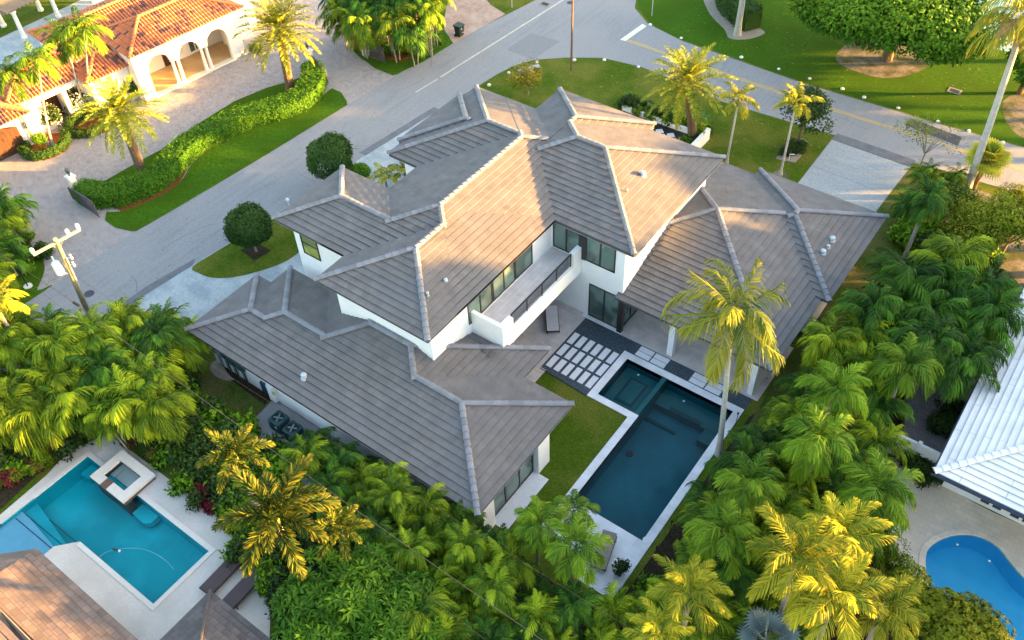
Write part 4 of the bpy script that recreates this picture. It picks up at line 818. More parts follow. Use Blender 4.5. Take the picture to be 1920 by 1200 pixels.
b = MB(); b.beam((pbx[0], pbx[1], 9.0), (pbx[0]-1.4, pbx[1]+.4, 9.2), .06); b.box(pbx[0]-1.9, pbx[1]+.25, 9.12, pbx[0]-1.3, pbx[1]+.55, 9.26); b.build('lamp_head', 'metal', lpole)
for i, (px, py, hh, lb) in enumerate([(960, 14, 2.2, 'thin grey sign post in the verge lawn by the drain'), (1222, 30, 2.4, 'thin grey sign post on the lawn across the junction')]):
    x, y = G(px, py); t = thing('sign_post', lb, 'sign post', (x, y, 0)); b = MB(); b.tube([(x, y, 0), (x, y, hh)], .035, 6); b.build('post', 'metal', t); b = MB(); b.box(x-.02, y-.28, hh-.5, x+.02, y+.28, hh); b.build('sign_plate', 'metal', t)
# gates
def gate(a, c, h, lb, mirror=False):
    t = thing('iron_gate', lb, 'gate', (a[0], a[1], 0)); A, B = Vector((*a, 0)), Vector((*c, 0)); L = (B-A).length; d = (B-A)/L
    b = MB(); n = int(L/.13)
    for z in (.12, .45, .9): b.beam(A+Vector((0, 0, z)), B+Vector((0, 0, z)), .04)
    top = lambda u: h-.35+.35*(math.sin(math.pi*u/2) if not mirror else math.cos(math.pi*u/2))
    for i in range(n+1):
        u = i/n; p = A+d*(L*u); b.beam(p+Vector((0, 0, .08)), p+Vector((0, 0, top(u))), .07 if i in (0, n) else .04)
    for i in range(n): b.beam(A+d*(L*i/n)+Vector((0, 0, top(i/n))), A+d*(L*(i+1)/n)+Vector((0, 0, top((i+1)/n))), .04)
    b.build('bars', 'iron', t); return t
def gatepost(x, y, lb, h=1.55):
    t = thing('gate_post', lb, 'gate post', (x, y, 0)); b = MB(); b.box(x-.22, y-.22, 0, x+.22, y+.22, h); b.box(x-.3, y-.3, h, x+.3, y+.3, h+.1); b.box(x-.24, y-.24, h+.1, x+.24, y+.24, h+.16); b.build('pillar', 'stucco_warm', t)
    b = MB(); b.lathe((x, y, h+.16), [(.08, 0), (.05, .1), (.12, .16), (.16, .42), (.18, .45), (.03, .62), (.02, .7)], 6); b.build('lantern', 'iron', t)
gatepost(-57.0, 22.3, 'white gate pillar with lantern at the lower end of the curved hedge'); gate((-56.7, 21.7), (-53.4, 21.5), 1.5, 'dark iron driveway gate leaf open at the lower end of the curved hedge')
gatepost(-55.0, 44.1, 'white gate pillar with lantern at the upper end of the curved hedge'); gate((-54.8, 44.0), (-52.0, 43.0), 1.5, 'iron gate leaf at the upper end of the curved hedge behind the date palm', True)
gatepost(-52.45, 48.1, 'white gate pillar with lantern under the tall palm clump'); gate((-52.3, 47.9), (-50.2, 48.0), 1.5, 'iron gate leaf standing open in front of the tall palm clump')
# trash bin
x, y = G(862, 67); tb = thing('trash_bin', 'dark green wheeled trash bin on the brick driveway apron', 'trash bin', (x, y, 0))
b = MB(); P0 = rect(-.24, -.27, .24, .27); P1 = rect(-.31, -.35, .31, .35)
for i in range(4):
    a, c = P0[i], P0[(i+1) % 4]; d, e = P1[i], P1[(i+1) % 4]; b.face([(x+a[0], y+a[1], .06), (x+c[0], y+c[1], .06), (x+e[0], y+e[1], 1.0), (x+d[0], y+d[1], 1.0)])
b.box(x-.35, y-.39, .93, x+.35, y+.39, 1.0); b.build('bin_body', 'bin_plastic', tb)
b = MB(); b.prism([(x-.37, y-.4), (x+.38, y-.36), (x+.4, y), (x+.38, y+.36), (x-.37, y+.4)], 1.0, 1.06); b.box(x-.46, y-.25, .96, x-.36, y+.25, 1.02); b.build('lid', 'bin_plastic', tb)
for s in (-1, 1): b = MB(); b.tube([(x-.22, y+s*.3, .13), (x-.22, y+s*.36, .13)], .13, 12); b.build('wheel', 'black', tb)
b = MB(); b.box(x+.29, y-.12, .72, x+.31, y+.02, .78); b.box(x+.24, y+.1, .3, x+.27, y+.2, .36); b.build('sticker', 'lamp_white', tb)
# stones marking the verge
def stone(px, py, i, lb, gr):
    x, y = G(px, py); b = MB(); r_ = random.Random(i); sc = r_.uniform(.12, .165)
    b.tube([(x, y, 0), (x, y, sc*.45), (x, y, sc*.8), (x, y, sc*.95)], [sc, sc*1.02, sc*.7, sc*.25], 9); tag(b.build('verge_stone', 'stone', None, True), lb, 'stone', gr)
S1 = [(1219, 47), (1277, 72), (1390, 108), (1460, 130), (1518, 148), (1579, 167), (1620, 183), (1684, 203), (1758, 228), (1816, 246), (1880, 268)]
for i, p in enumerate(S1): stone(*p, i, ORD[i+1]+' white stone from the junction along the far edge of the cross street', 'white stones along the far edge of the cross street')
for i, p in enumerate([(917, 160), (954, 137), (1006, 117), (1077, 113), (1133, 113), (1197, 126)]): stone(*p, 20+i, ORD[i+1]+' white stone from the left round the edge of the corner lawn', 'white stones round the corner lawn')
stone(1538, 244, 40, 'single white stone at the lawn corner beside the pale driveway', 'stone at the driveway corner')
# corner lawn utility box
x, y = G(992, 132); ub = thing('utility_box', 'low stone-edged utility cover with a pale lid on the corner lawn', 'utility box', (x, y, 0))
b = MB(); b.box(x-.7, y-.7, 0, x+.4, y+.1, .12); b.build('edging', 'sand', ub); b = MB(); b.prism([(x-.1, y), (x+.6, y+.9), (x+.1, y+1.1), (x-.3, y+.4)], .02, .1); b.build('lid', 'metal', ub)
# air conditioners
def ac(x, y, lb):
    t = thing('air_conditioner', lb, 'air conditioner', (x, y, 0), 'condensers beside the house wall'); s = .43
    b = MB(); P = smooth([(x-s, y-s), (x+s, y-s), (x+s, y+s), (x-s, y+s)], True, 1); P = []
    for cx_, cy_, a0 in ((1, 1, 0), (-1, 1, 90), (-1, -1, 180), (1, -1, 270)):
        for k in range(4): a = R(a0+k*30); P.append((x+cx_*(s-.14)+.14*math.cos(a), y+cy_*(s-.14)+.14*math.sin(a)))
    b.prism(P, .08, .86); 
    for k in range(12): b.tube([(x+(s+.0)*c_*1.0, y+(s)*s_, .1) for c_, s_ in ()] or [(x-s-.005, y-s+.07*k, .12), (x-s-.005, y-s+.07*k, .82)], .01, 4); b.tube([(x-s+.07*k, y-s-.005, .12), (x-s+.07*k, y-s-.005, .82)], .01, 4)
    b.build('casing', 'ac_green', t)
    b = MB(); N = 20
    for i in range(N):
        a, c = 2*math.pi*i/N, 2*math.pi*(i+1)/N
        for r0, r1, z0, z1 in ((.42, .33, .86, .94), (.33, .31, .94, .7)): b.face([(x+r0*math.cos(a), y+r0*math.sin(a), z0), (x+r0*math.cos(c), y+r0*math.sin(c), z0), (x+r1*math.cos(c), y+r1*math.sin(c), z1), (x+r1*math.cos(a), y+r1*math.sin(a), z1)])
    b.build('fan_ring', 'ac_green', t)
    b = MB(); b.lathe((x, y, .862), [(.31, 0), (.31, .008)], 20); b.build('fan_well', 'black', t)
    b = MB()
    for k in range(4): a = k*math.pi/2+.4; b.beam((x, y, .89), (x+.28*math.cos(a), y+.28*math.sin(a), .9), .09, .015)
    b.lathe((x, y, .87), [(.08, 0), (.07, .06)], 10); b.build('fan', 'meter_grey', t)
    b = MB(); b.box(x+.1, y-s-.02, .5, x+.28, y-s-.005, .66); b.build('rating_plate', 'metal', t)
ac(-29.35, 16.05, 'dark green air conditioner nearest the electric meters'); ac(-28.2, 16.0, 'dark green air conditioner half hidden by palm fronds')
ac(-26.9, 16.1, 'dark air conditioner buried under palm fronds by the wall')
# loungers
def lounger(cx, cy, ang, L, Wd, lb, m, frame, back=0., cat='sun lounger', grp=None):
    t = thing('sun_lounger', lb, cat, (cx, cy, 0), grp); t.rotation_euler.z = R(ang); ORG[t.name] = Vector((0, 0, 0)); h = .32
    b = MB(); s = L*.32
    b.box(-L/2, -Wd/2, h, L/2-s, Wd/2, h+.07); sl_ = b.build('seat', m, t)
    b = MB(); bz = math.tan(R(back))*s
    b.face([(L/2-s, -Wd/2, h+.07), (L/2, -Wd/2, h+.07+bz), (L/2, Wd/2, h+.07+bz), (L/2-s, Wd/2, h+.07)]); b.face([(L/2-s, -Wd/2, h), (L/2, -Wd/2, h+bz), (L/2, Wd/2, h+bz), (L/2-s, Wd/2, h)][::-1])
    b.face([(L/2-s, -Wd/2, h), (L/2, -Wd/2, h+bz), (L/2, -Wd/2, h+.07+bz), (L/2-s, -Wd/2, h+.07)]); b.face([(L/2-s, Wd/2, h), (L/2, Wd/2, h+bz), (L/2, Wd/2, h+.07+bz), (L/2-s, Wd/2, h+.07)][::-1]); b.face([(L/2, -Wd/2, h+bz), (L/2, Wd/2, h+bz), (L/2, Wd/2, h+.07+bz), (L/2, -Wd/2, h+.07+bz)])
    b.build('backrest', m, t)
    b = MB(); w2 = Wd/2+.03
    b.box(-L/2-.04, -w2, h-.06, L/2, -w2+.05, h+.03); b.box(-L/2-.04, w2-.05, h-.06, L/2, w2, h+.03); b.box(-L/2-.04, -w2, h-.06, -L/2+.01, w2, h+.03); b.build('frame', frame, t)
    for sx in (-1, 1):
        for sy in (-1, 1): b = MB(); b.box(sx*(L/2-.15)-.03, sy*(w2-.03)-.03, 0, sx*(L/2-.15)+.03, sy*(w2-.03)+.03, h-.05); b.build('leg', frame, t)
    return t
lounger(-21.45, 31.15, 128, 1.95, .72, 'cushioned dark framed lounger under the white balcony', 'cushion', 'black', 12)
lounger(-10.55, 19.75, 105, 1.95, .72, 'taupe woven chaise on the white terrace by the dark pool', 'taupe', 'iron', 18)
lounger(-25.0, 7.9, 92, 1.95, .74, 'dark brown wicker lounger nearer the turquoise pool', 'wicker', 'wicker', 6, grp='dark loungers by the turquoise pool')
lounger(-23.6, 8.1, 92, 1.95, .74, 'dark brown wicker lounger nearer the foxtail palm trunk', 'wicker', 'wicker', 6, grp='dark loungers by the turquoise pool')
x, y = G(1160, 1075); pt_ = thing('planter_pot', 'tall black tapered planter with white flowers on the pool terrace', 'planter', (x, y, 0))
b = MB(); a0, a1 = .17, .29
for i in range(4):
    q0 = [(-a0, -a0), (a0, -a0), (a0, a0), (-a0, a0)]; q1 = [(-a1, -a1), (a1, -a1), (a1, a1), (-a1, a1)]; j = (i+1) % 4
    b.face([(x+q0[i][0], y+q0[i][1], 0.05), (x+q0[j][0], y+q0[j][1], .05), (x+q1[j][0], y+q1[j][1], .85), (x+q1[i][0], y+q1[i][1], .85)])
b.box(x-a1, y-a1, .78, x+a1, y+a1, .84); b.build('pot', 'black', pt_); POT = (x, y, pt_)
for px, py, lb in ((1548/3, 800+940/3, 'glossy teal garden urn behind the wicker lounger'), (1560/3, 800+840/3, 'dark teal urn beside the curved deck edge')):
    x, y = G(px, py); b = MB(); b.lathe((x, y, 0), [(.14, 0), (.27, .18), (.3, .38), (.2, .56), (.22, .62)], 16); tag(b.build('garden_urn', 'teal_pot', None, True), lb, 'urn')
# tiki torches at the pool edge, path light
for px, py, h, lb in ((1255, 1003, 1.2, 'thin black garden torch by the near corner of the dark pool'), (1228, 1045, .9, 'small black garden torch below the corner of the dark pool'), (1352, 880, 1.1, 'thin black garden torch beside the coconut palm'), (1378, 800, 1.1, 'thin black garden torch at the far pool corner')):
    x, y = G(px, py); b = MB(); b.tube([(x, y, 0), (x, y, h)], .018, 6); b.lathe((x, y, h-.05), [(.02, 0), (.06, .1), (.05, .18), (.02, .24)], 8); tag(b.build('garden_torch', 'black'), lb, 'torch')
x, y = G(53, 537); t = thing('garden_lamp', 'black post lamp on a white disc on the grass island by the road', 'lamp', (x, y, 0)); b = MB(); b.tube([(x, y, 0), (x, y, 1.3)], .04, 8); b.lathe((x, y, 1.2), [(.05, 0), (.17, .08), (.17, .3), (.2, .33), (.05, .45)], 8); b.build('post', 'black', t)
b = MB(); b.lathe((x, y, .02), [(.28, 0), (.28, .05)], 14); b.build('base', 'stone', t)
x, y = G(542, 385); t = thing('path_light', 'small white path light on the lawn edge behind the left roof', 'light', (x, y, 0)); b = MB(); b.tube([(x, y, 0), (x, y, .5)], .03, 6); b.lathe((x, y, .45), [(.02, 0), (.14, .04), (.1, .16)], 8); b.build('lamp', 'lamp_white', t)
b = MB(); x, y = G(393, 656); b.lathe((x, y, 0), [(.06, 0), (.12, .3), (.05, .4)], 8); tag(b.build('garden_light', 'lamp_white'), 'small white spotlight on the side lawn under the eave', 'light')
b = MB(); x, y = G(1212, 1002); b.lathe((x+.2, y-.3, 0), [(.22, 0), (.22, .06)], 14); tag(b.build('skimmer_lid', 'slab'), 'round pale skimmer lid at the pool terrace edge', 'lid')
# front garden wall and lattice of white stones
gw = thing('garden_wall', 'low white wall round the front garden bed behind the upper roof', 'garden wall', (-25, 52, 0))
b = MB(); b.box(-22.75, 44.6, 0, -22.45, 53.3, .95); b.box(-29.9, 53.0, 0, -22.46, 53.2, .45); b.build('wall', 'stucco', gw)
lt = MB(); lm = MB(); rr = random.Random(2)
sheet('gravel_bed', rect(-29.9, 47.5, -22.75, 53.0), .016, 'black')
sg = thing('stone_lattice', 'diagonal grid of white stone squares set in dark gravel behind the low white wall', 'stone lattice', (-26, 50.5, 0))
for i in range(-8, 9):
    for j in range(-8, 9):
        x, y = -26.0+(i+j)*.48, 50.2+(i-j)*.48
        if -29.6 < x < -23.2 and 47.7 < y < 52.5: lm.prism([(x+.36, y), (x, y+.36), (x-.36, y), (x, y-.36)], .016, .06)
lm.build('white_slabs', 'slab', sg)
for x, y, lb in ((-9.75, 33.9, 0), ):
    pass
fb = thing('square_planter', 'square stone bed with a white irrigation pipe round a leafy shrub on the front lawn', 'planter', (-15.7, 53.3, 0))
b = MB(); q = GG([(1455, 296), (1474, 283), (1503, 292), (1490, 306)]); b.prism(q, 0, .06); b.build('bed', 'sand', fb); x, y = G(1479, 300); b = MB(); b.tube([(x, y, 0), (x, y, .5), (x+.3, y+.1, .55)], .04, 6); b.build('pipe', 'lamp_white', fb)
# ------------------------------------------------------------------ vegetation
class VB:   # fast numpy mesh collector
    def __init__(s): s.V = []; s.F = []; s.T = []; s.n = 0
    def add(s, V, F, T):
        s.V.append(V); s.F.append(F + s.n); s.T.append(T); s.n += len(V)
    def mesh(s, name, m):
        V = np.concatenate(s.V); F = np.concatenate(s.F); T = np.concatenate(s.T)
        me = bpy.data.meshes.new(name); me.vertices.add(len(V)); me.vertices.foreach_set('co', V.astype(np.float32).ravel())
        me.loops.add(F.size); me.loops.foreach_set('vertex_index', F.astype(np.int32).ravel())
        me.polygons.add(len(F)); me.polygons.foreach_set('loop_start', np.arange(0, F.size, 4, dtype=np.int32)); me.polygons.foreach_set('loop_total', np.full(len(F), 4, dtype=np.int32))
        me.update(calc_edges=True); at = me.attributes.new('tint', 'FLOAT', 'POINT'); at.data.foreach_set('value', T.astype(np.float32)); me.materials.append(M[m]); return me
def norm(a): return a/np.maximum(1e-9, np.linalg.norm(a, axis=-1, keepdims=True))
def frond(vb, rng, org, yaw, e0, L, droop, n=22, ll=.5, lw=.05, ldroop=.35, tint=.2, plume=False, vee=.25, start=.15, tiptint=.25, twist=0., lang=(35, 70)):
    K = 14; t = np.linspace(0, 1, K); el = e0 - droop*t**1.35; seg = L/(K-1)
    h = np.concatenate([[0], np.cumsum(np.cos(el[:-1])*seg)]); z = np.concatenate([[0], np.cumsum(np.sin(el[:-1])*seg)])
    bend = twist*t*t; cy, sy = np.cos(yaw+bend), np.sin(yaw+bend)
    P = np.stack([h*cy, h*sy, z], 1) + org
    T = norm(np.gradient(P, axis=0)); S = np.stack([-sy, cy, np.zeros(K)], 1); N = np.cross(T, S); N = np.where(N[:, 2:3] < 0, -N, N)
    rw = .022*(1-t*.7)*(L/2.2)
    V = np.stack([P-S*rw[:, None], P+S*rw[:, None]], 1).reshape(-1, 3); F = np.array([[2*i, 2*i+1, 2*i+3, 2*i+2] for i in range(K-1)]); vb.add(V, F, np.full(len(V), min(1, tint+.35)))
    m = n*2; tt = np.repeat(np.linspace(start, .985, n), 2) + rng.uniform(-.012, .012, m); tt = np.clip(tt, 0, 1); side = np.tile([1, -1], n)
    ip = lambda A: np.stack([np.interp(tt, t, A[:, k]) for k in range(3)], 1)
    b, Tt, St, Nt = ip(P), norm(ip(T)), norm(ip(S)), norm(ip(N))
    a = np.radians(lang[1] + (lang[0]-lang[1])*tt**1.5)[:, None]
    out = St*side[:, None]
    if plume:
        ph = rng.uniform(0, 2*np.pi, m)[:, None]; out = St*np.cos(ph) + Nt*np.sin(ph)
    else: out = norm(out + Nt*(vee + rng.uniform(-.12, .12, m)[:, None]))
    D = norm(out*np.sin(a) + Tt*np.cos(a)); le = ll*(np.sin(np.pi*np.clip(.12+.83*tt, 0, 1))**.6)*rng.uniform(.85, 1.1, m); le = le[:, None]
    mid = b + D*le*.5; mid[:, 2] -= (ldroop*.16*le[:, 0]); tip = b + D*le*.93; tip[:, 2] -= ldroop*.75*le[:, 0]*rng.uniform(.7, 1.3, m)
    W = norm(np.cross(D, Nt + 1e-4))*lw/2*np.where(rng.random(m) < .5, 1, 1)[:, None]
    W = W + Nt*rng.uniform(-1, 1, m)[:, None]*lw*.45
    V = np.stack([b-W*.5, b+W*.5, mid-W, mid+W, tip-W*.15, tip+W*.15], 1).reshape(-1, 3)
    base = np.arange(m)[:, None]*6; F = np.concatenate([base+np.array([0, 1, 3, 2]), base+np.array([2, 3, 5, 4])])
    tn = np.clip(tint+tt*tiptint*.6+rng.uniform(-.24, .24, m), 0, 1); TT = np.repeat(tn, 6); TT[4::6] += tiptint*.6; TT[5::6] += tiptint*.6; vb.add(V, F, np.clip(TT, 0, 1))
def crown(kind, seed):
    """crown mesh arrays around the origin (top of trunk)"""
    rng = np.random.default_rng(seed); vb = VB(); g = np.pi*(3-5**.5)
    if kind == 'date':
        N = 62
        for i in range(N):
            q = i/(N-1); e = np.radians(78-115*q+rng.uniform(-6, 6)); frond(vb, rng, (0, 0, .25*(1-q)), i*g+rng.uniform(-.2, .2), e, rng.uniform(3.0, 3.7)*(.75+.25*min(1, q*3)), np.radians(rng.uniform(45, 75)*(1-.3*q)), 34, .48, .055, .12, np.clip(rng.uniform(.1, .5)*(1.1-.3*q), 0, 1), vee=.3, tiptint=.35)
        return vb.mesh('crown', 'date')
    if kind == 'coco':
        N = 18
        for i in range(N):
            q = i/(N-1); e = np.radians(80-105*q+rng.uniform(-10, 10)); frond(vb, rng, (0, 0, .2*(1-q)), i*g, e, rng.uniform(3.0, 3.9)*(.8+.2*min(1, q*3)), np.radians(rng.uniform(70, 115)*(1-.25*q)), 27, 1.0, .075, 1.0, rng.uniform(.0, .5), vee=-.1, lang=(18, 55), tiptint=.5, twist=rng.uniform(-.6, .6))
        return vb.mesh('crown', 'coco')
    if kind == 'foxtail':
        N = 11
        for i in range(N):
            q = i/(N-1); e = np.radians(72-80*q+rng.uniform(-6, 6)); frond(vb, rng, (0, 0, .2), i*g+.3, e, rng.uniform(2.2, 2.8), np.radians(rng.uniform(70, 100)), 115, .60, .055, .12, rng.uniform(.0, .05), plume=True, tiptint=.22, lang=(25, 55), start=.12)
        return vb.mesh('crown', 'foxtail')
    if kind == 'christmas':
        N = 15
        for i in range(N):
            q = i/(N-1); e = np.radians(80-80*q+rng.uniform(-6, 6)); frond(vb, rng, (0, 0, .1), i*g, e, rng.uniform(1.5, 2.0), np.radians(rng.uniform(85, 120)), 22, .72, .054, .8, rng.uniform(.0, .4), vee=.15, tiptint=.4, lang=(16, 50))
        return vb.mesh('crown', 'royal')
    if kind == 'veitch':   # slim palms of the front lawn
        N = 11
        for i in range(N):
            q = i/(N-1); e = np.radians(78-80*q+rng.uniform(-8, 8)); frond(vb, rng, (0, 0, .1), i*g, e, rng.uniform(1.5, 2.0), np.radians(rng.uniform(70, 100)), 24, .5, .06, .6, rng.uniform(.1, .6), vee=.1, tiptint=.4)
        return vb.mesh('crown', 'golden')
    if kind == 'golden':
        N = 17
        for i in range(N):
            q = i/(N-1); e = np.radians(78-85*q+rng.uniform(-10, 10)); frond(vb, rng, (0, 0, .1), i*g, e, rng.uniform(2.2, 3.1), np.radians(rng.uniform(50, 90)), 26, .84, .058, .6, rng.uniform(.0, .45), vee=.15, lang=(16, 50), tiptint=.5, twist=rng.uniform(-.4, .4))
        return vb.mesh('crown', 'golden')
    if kind == 'dry':
        N = 16
        for i in range(N):
            q = i/(N-1); e = np.radians(35-100*q+rng.uniform(-10, 10)); frond(vb, rng, (0, 0, .1), i*g, e, rng.uniform(2.0, 3.2), np.radians(rng.uniform(60, 110)), 30, .6, .05, .6, rng.uniform(.1, .9), tiptint=.3)
        return vb.mesh('crown', 'dry')
    if kind in ('fan', 'silver_fan'):
        N = 30 if kind == 'fan' else 16
        for i in range(N):
            q = i/(N-1); e = np.radians(75-95*q+rng.uniform(-8, 8)); yaw = i*g; pl = rng.uniform(.6, .95) if kind == 'fan' else rng.uniform(.9, 1.3)
            d = np.array([np.cos(yaw)*np.cos(e), np.sin(yaw)*np.cos(e), np.sin(e)]); c = d*pl; s = np.array([-np.sin(yaw), np.cos(yaw), 0]); nn = np.cross(d, s); n_ = 20; R_ = .85 if kind == 'fan' else 1.0; tn = rng.uniform(.1, .8)
            V = [-s*.02, s*.02, c-s*.02, c+s*.02]; F = [[0, 1, 3, 2]]
            for k in range(n_):
                a = np.radians(-140+280*k/(n_-1)); dd = d*np.cos(a)+s*np.sin(a); ww = -d*np.sin(a)+s*np.cos(a); m_ = c+dd*R_*.55; tp = c+dd*R_*(1-.15*abs(a)/2.4); tp = tp-np.array([0, 0, .28*R_]) ; m_ = m_+nn*rng.uniform(-.03, .03); j = len(V)
                V += [c-ww*.02, c+ww*.02, m_-ww*.065, m_+ww*.065, tp-ww*.01, tp+ww*.01]; F += [[j, j+1, j+3, j+2], [j+2, j+3, j+5, j+4]]
            vb.add(np.array(V), np.array(F), np.clip(np.full(len(V), tn)+rng.uniform(-.1, .1, len(V)), 0, 1))
        return vb.mesh('crown', kind)
    if kind.startswith('areca'):
        ns = 8 if kind != 'areca_light' else 9; hz = 1.0
        for s_ in range(ns):
            a = rng.uniform(0, 2*np.pi); r = rng.uniform(0, .55) if s_ else 0; o = np.array([r*np.cos(a), r*np.sin(a), rng.uniform(-.9, .25)])
            for i in range(5):
                q = i/4; e = np.radians(82-62*q+rng.uniform(-8, 8)); yaw = (a if r > .15 else 0) + (i*g if i else 0)+rng.uniform(-.5, .5)
                frond(vb, rng, o, yaw, e, rng.uniform(1.5, 2.2), np.radians(rng.uniform(80, 135)), 19, .74, .050, .95, np.clip(rng.uniform(-.3, .62), 0, 1) if rng.random() > .06 else .95, vee=.05, tiptint=.38, start=.16, lang=(14, 46), twist=rng.uniform(-.3, .3))
        return vb.mesh('crown', kind)
    if kind == 'fishtail':
        for s_ in range(10):
            a = rng.uniform(0, 2*np.pi); r = rng.uniform(0, 1.1); o = np.array([r*np.cos(a), r*np.sin(a), rng.uniform(-1.6, .2)])
            for i in range(6):
                e = np.radians(rng.uniform(15, 80)); frond(vb, rng, o, rng.uniform(0, 6.28), e, rng.uniform(1.5, 2.4), np.radians(rng.uniform(60, 110)), 20, .7, .055, .8, rng.uniform(0, .5), vee=.1, tiptint=.25, start=.2, lang=(16, 48))
        return vb.mesh('crown', 'areca_light')
def leaves(vb, rng, C, Nn, size, n_per, tint, aspect=.45, spread=.35, rosette=False, ldroop=.3):
    m = len(C)*n_per; c = np.repeat(C, n_per, 0); nn = np.repeat(Nn, n_per, 0)
    ref = norm(rng.normal(size=(len(C), 3))); u = norm(np.cross(Nn, ref)); v = np.cross(Nn, u); u = np.repeat(u, n_per, 0); v = np.repeat(v, n_per, 0)
    ph = np.tile(np.arange(n_per)*2*np.pi/n_per, len(C)) + rng.uniform(-.4, .4, m)
    rad = u*np.cos(ph)[:, None] + v*np.sin(ph)[:, None]; sz = (size*rng.uniform(.7, 1.25, m))[:, None]
    if rosette: p0 = c + rad*sz*.05; D = norm(rad + nn*rng.uniform(.05, .7, m)[:, None])
    else: p0 = c + rng.normal(size=(m, 3))*spread; D = norm(rad + nn*rng.uniform(-.2, .8, m)[:, None] + rng.normal(size=(m, 3))*.25)
    W = norm(np.cross(D, nn + rng.normal(size=(m, 3))*.35))*sz*aspect*.5; mid = p0 + D*sz*.5; tip = p0 + D*sz; tip[:, 2] -= ldroop*sz[:, 0]*.5
    V = np.stack([p0, mid-W, tip, mid+W], 1).reshape(-1, 3); F = np.arange(m)[:, None]*4 + np.array([0, 1, 2, 3])
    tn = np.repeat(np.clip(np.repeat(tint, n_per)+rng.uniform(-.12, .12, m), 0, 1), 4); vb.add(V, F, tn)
def leafball(kind, seed, rad, n, size, m, n_per=5, rosette=False, lumps=9, aspect=.5, inner=.55, flat=.8, spread=None, gap=0.):
    """crown made of leaf clusters on overlapping lumps; unit radii in rad=(rx,ry,rz)"""
    rng = np.random.default_rng(seed); vb = VB(); Lc = []
    for k in range(lumps):
        d = norm(rng.normal(size=3)); d[2] = abs(d[2])*.9-.25; Lc.append((d*rng.uniform(.34, .72), rng.uniform(.30, .54)))
    C = []; Nn = []; T = []
    per = n//lumps
    for c, r in Lc:
        d = norm(rng.normal(size=(per, 3))); rr = r*(inner+(1-inner)*rng.random(per)**.45); P = c + d*rr[:, None]
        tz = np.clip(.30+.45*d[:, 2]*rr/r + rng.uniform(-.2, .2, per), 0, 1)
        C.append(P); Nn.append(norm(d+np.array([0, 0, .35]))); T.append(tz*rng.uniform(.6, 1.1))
    C = np.concatenate(C)*np.array(rad); Nn = np.concatenate(Nn); T = np.concatenate(T); keep = C[:, 2] > -rad[2]*flat
    if gap: keep &= rng.random(len(C)) > gap
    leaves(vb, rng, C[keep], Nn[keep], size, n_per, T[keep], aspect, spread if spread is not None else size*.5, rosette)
    return vb.mesh(kind, m)
def mesh_obj(me, name, parent=None, loc=(0, 0, 0), sc=1, rz=0):
    o = bpy.data.objects.new(name, me); scene.collection.objects.link(o); o.location = loc; o.scale = (sc,)*3 if not isinstance(sc, tuple) else sc; o.rotation_euler.z = rz
    if parent: o.parent = parent
    return o
CR = {}
def get(kind, k=0):
    key = (kind, k)
    if key not in CR: CR[key] = crown(kind, 100+k*17+sum(map(ord, kind)))
    return CR[key]
def palm(name, kind, base, h, top, lb, r0=.2, r1=.14, sc=1., trunk='trunk_grey', group=None, k=0, shaft=False, rz=None, cat='palm tree', bulge=0, skirt=False):
    """base (x,y); top = world xy of the crown centre"""
    t = thing(name, lb, cat, (base[0], base[1], 0), group); b = MB(); P = []; n = 9
    for i in range(n+1): q = i/n; P.append((base[0]+(top[0]-base[0])*q**1.25, base[1]+(top[1]-base[1])*q**1.25, h*q))
    b.tube(P, [r0+(r1-r0)*(i/n)**.6 + bulge*math.sin(math.pi*i/n) + (.06 if i == 0 else 0) for i in range(n+1)], 10); b.build('trunk', trunk, t, smooth=True)
    if shaft:
        b = MB(); q = P[-1]; p_ = P[-2]; d = (Vector(q)-Vector(p_)).normalized(); b.tube([Vector(q)-d*.05, Vector(q)+d*.35, Vector(q)+d*.8], [r1*1.15, r1*1.2, r1*.5], 10); b.build('crownshaft', 'shaft_green', t, smooth=True)
    o = mesh_obj(get(kind, k), 'crown', t, (top[0]-base[0], top[1]-base[1], h+(.45 if shaft else 0)), sc, rz if rz is not None else rnd.uniform(0, 6.28))
    if skirt: mesh_obj(get('dry', 0), 'dry_fronds', t, (top[0]-base[0], top[1]-base[1], h-.2), sc*.8, 1.)
    return t
def clump_proto(kind, k):
    """areca-like clump: crown around z=0 plus its stems, used as a template for copies"""
    return get(kind, k)
STEM = {}
def stems(h):
    key = round(h*2)/2
    if key not in STEM:
        b = MB(); r_ = random.Random(int(key*10))
        for i in range(5): a = r_.uniform(0, 6.28); q = r_.uniform(.15, .5); b.tube([(q*.5*math.cos(a), q*.5*math.sin(a), -key), (q*1.1*math.cos(a), q*1.1*math.sin(a), -.2)], [.05, .035], 6)
        o = b.build('stems', 'trunk_grey', None, origin=(0, 0, 0)); STEM[key] = o.data; bpy.data.objects.remove(o)
    return STEM[key]
def areca(x, y, h, lb, group, kind='areca', sc=1., name='areca_palm', k=None):
    t = thing(name, lb, 'palm tree', (x, y, 0), group); k = rnd.randrange(4) if k is None else k
    mesh_obj(get(kind, k), 'crown', t, (0, 0, h), sc, rnd.uniform(0, 6.28)); mesh_obj(stems(h), 'stems', t, (0, 0, h)); return t
LB = {}
def ball(key, **kw):
    if key not in LB: LB[key] = leafball('crown', **kw)
    return LB[key]
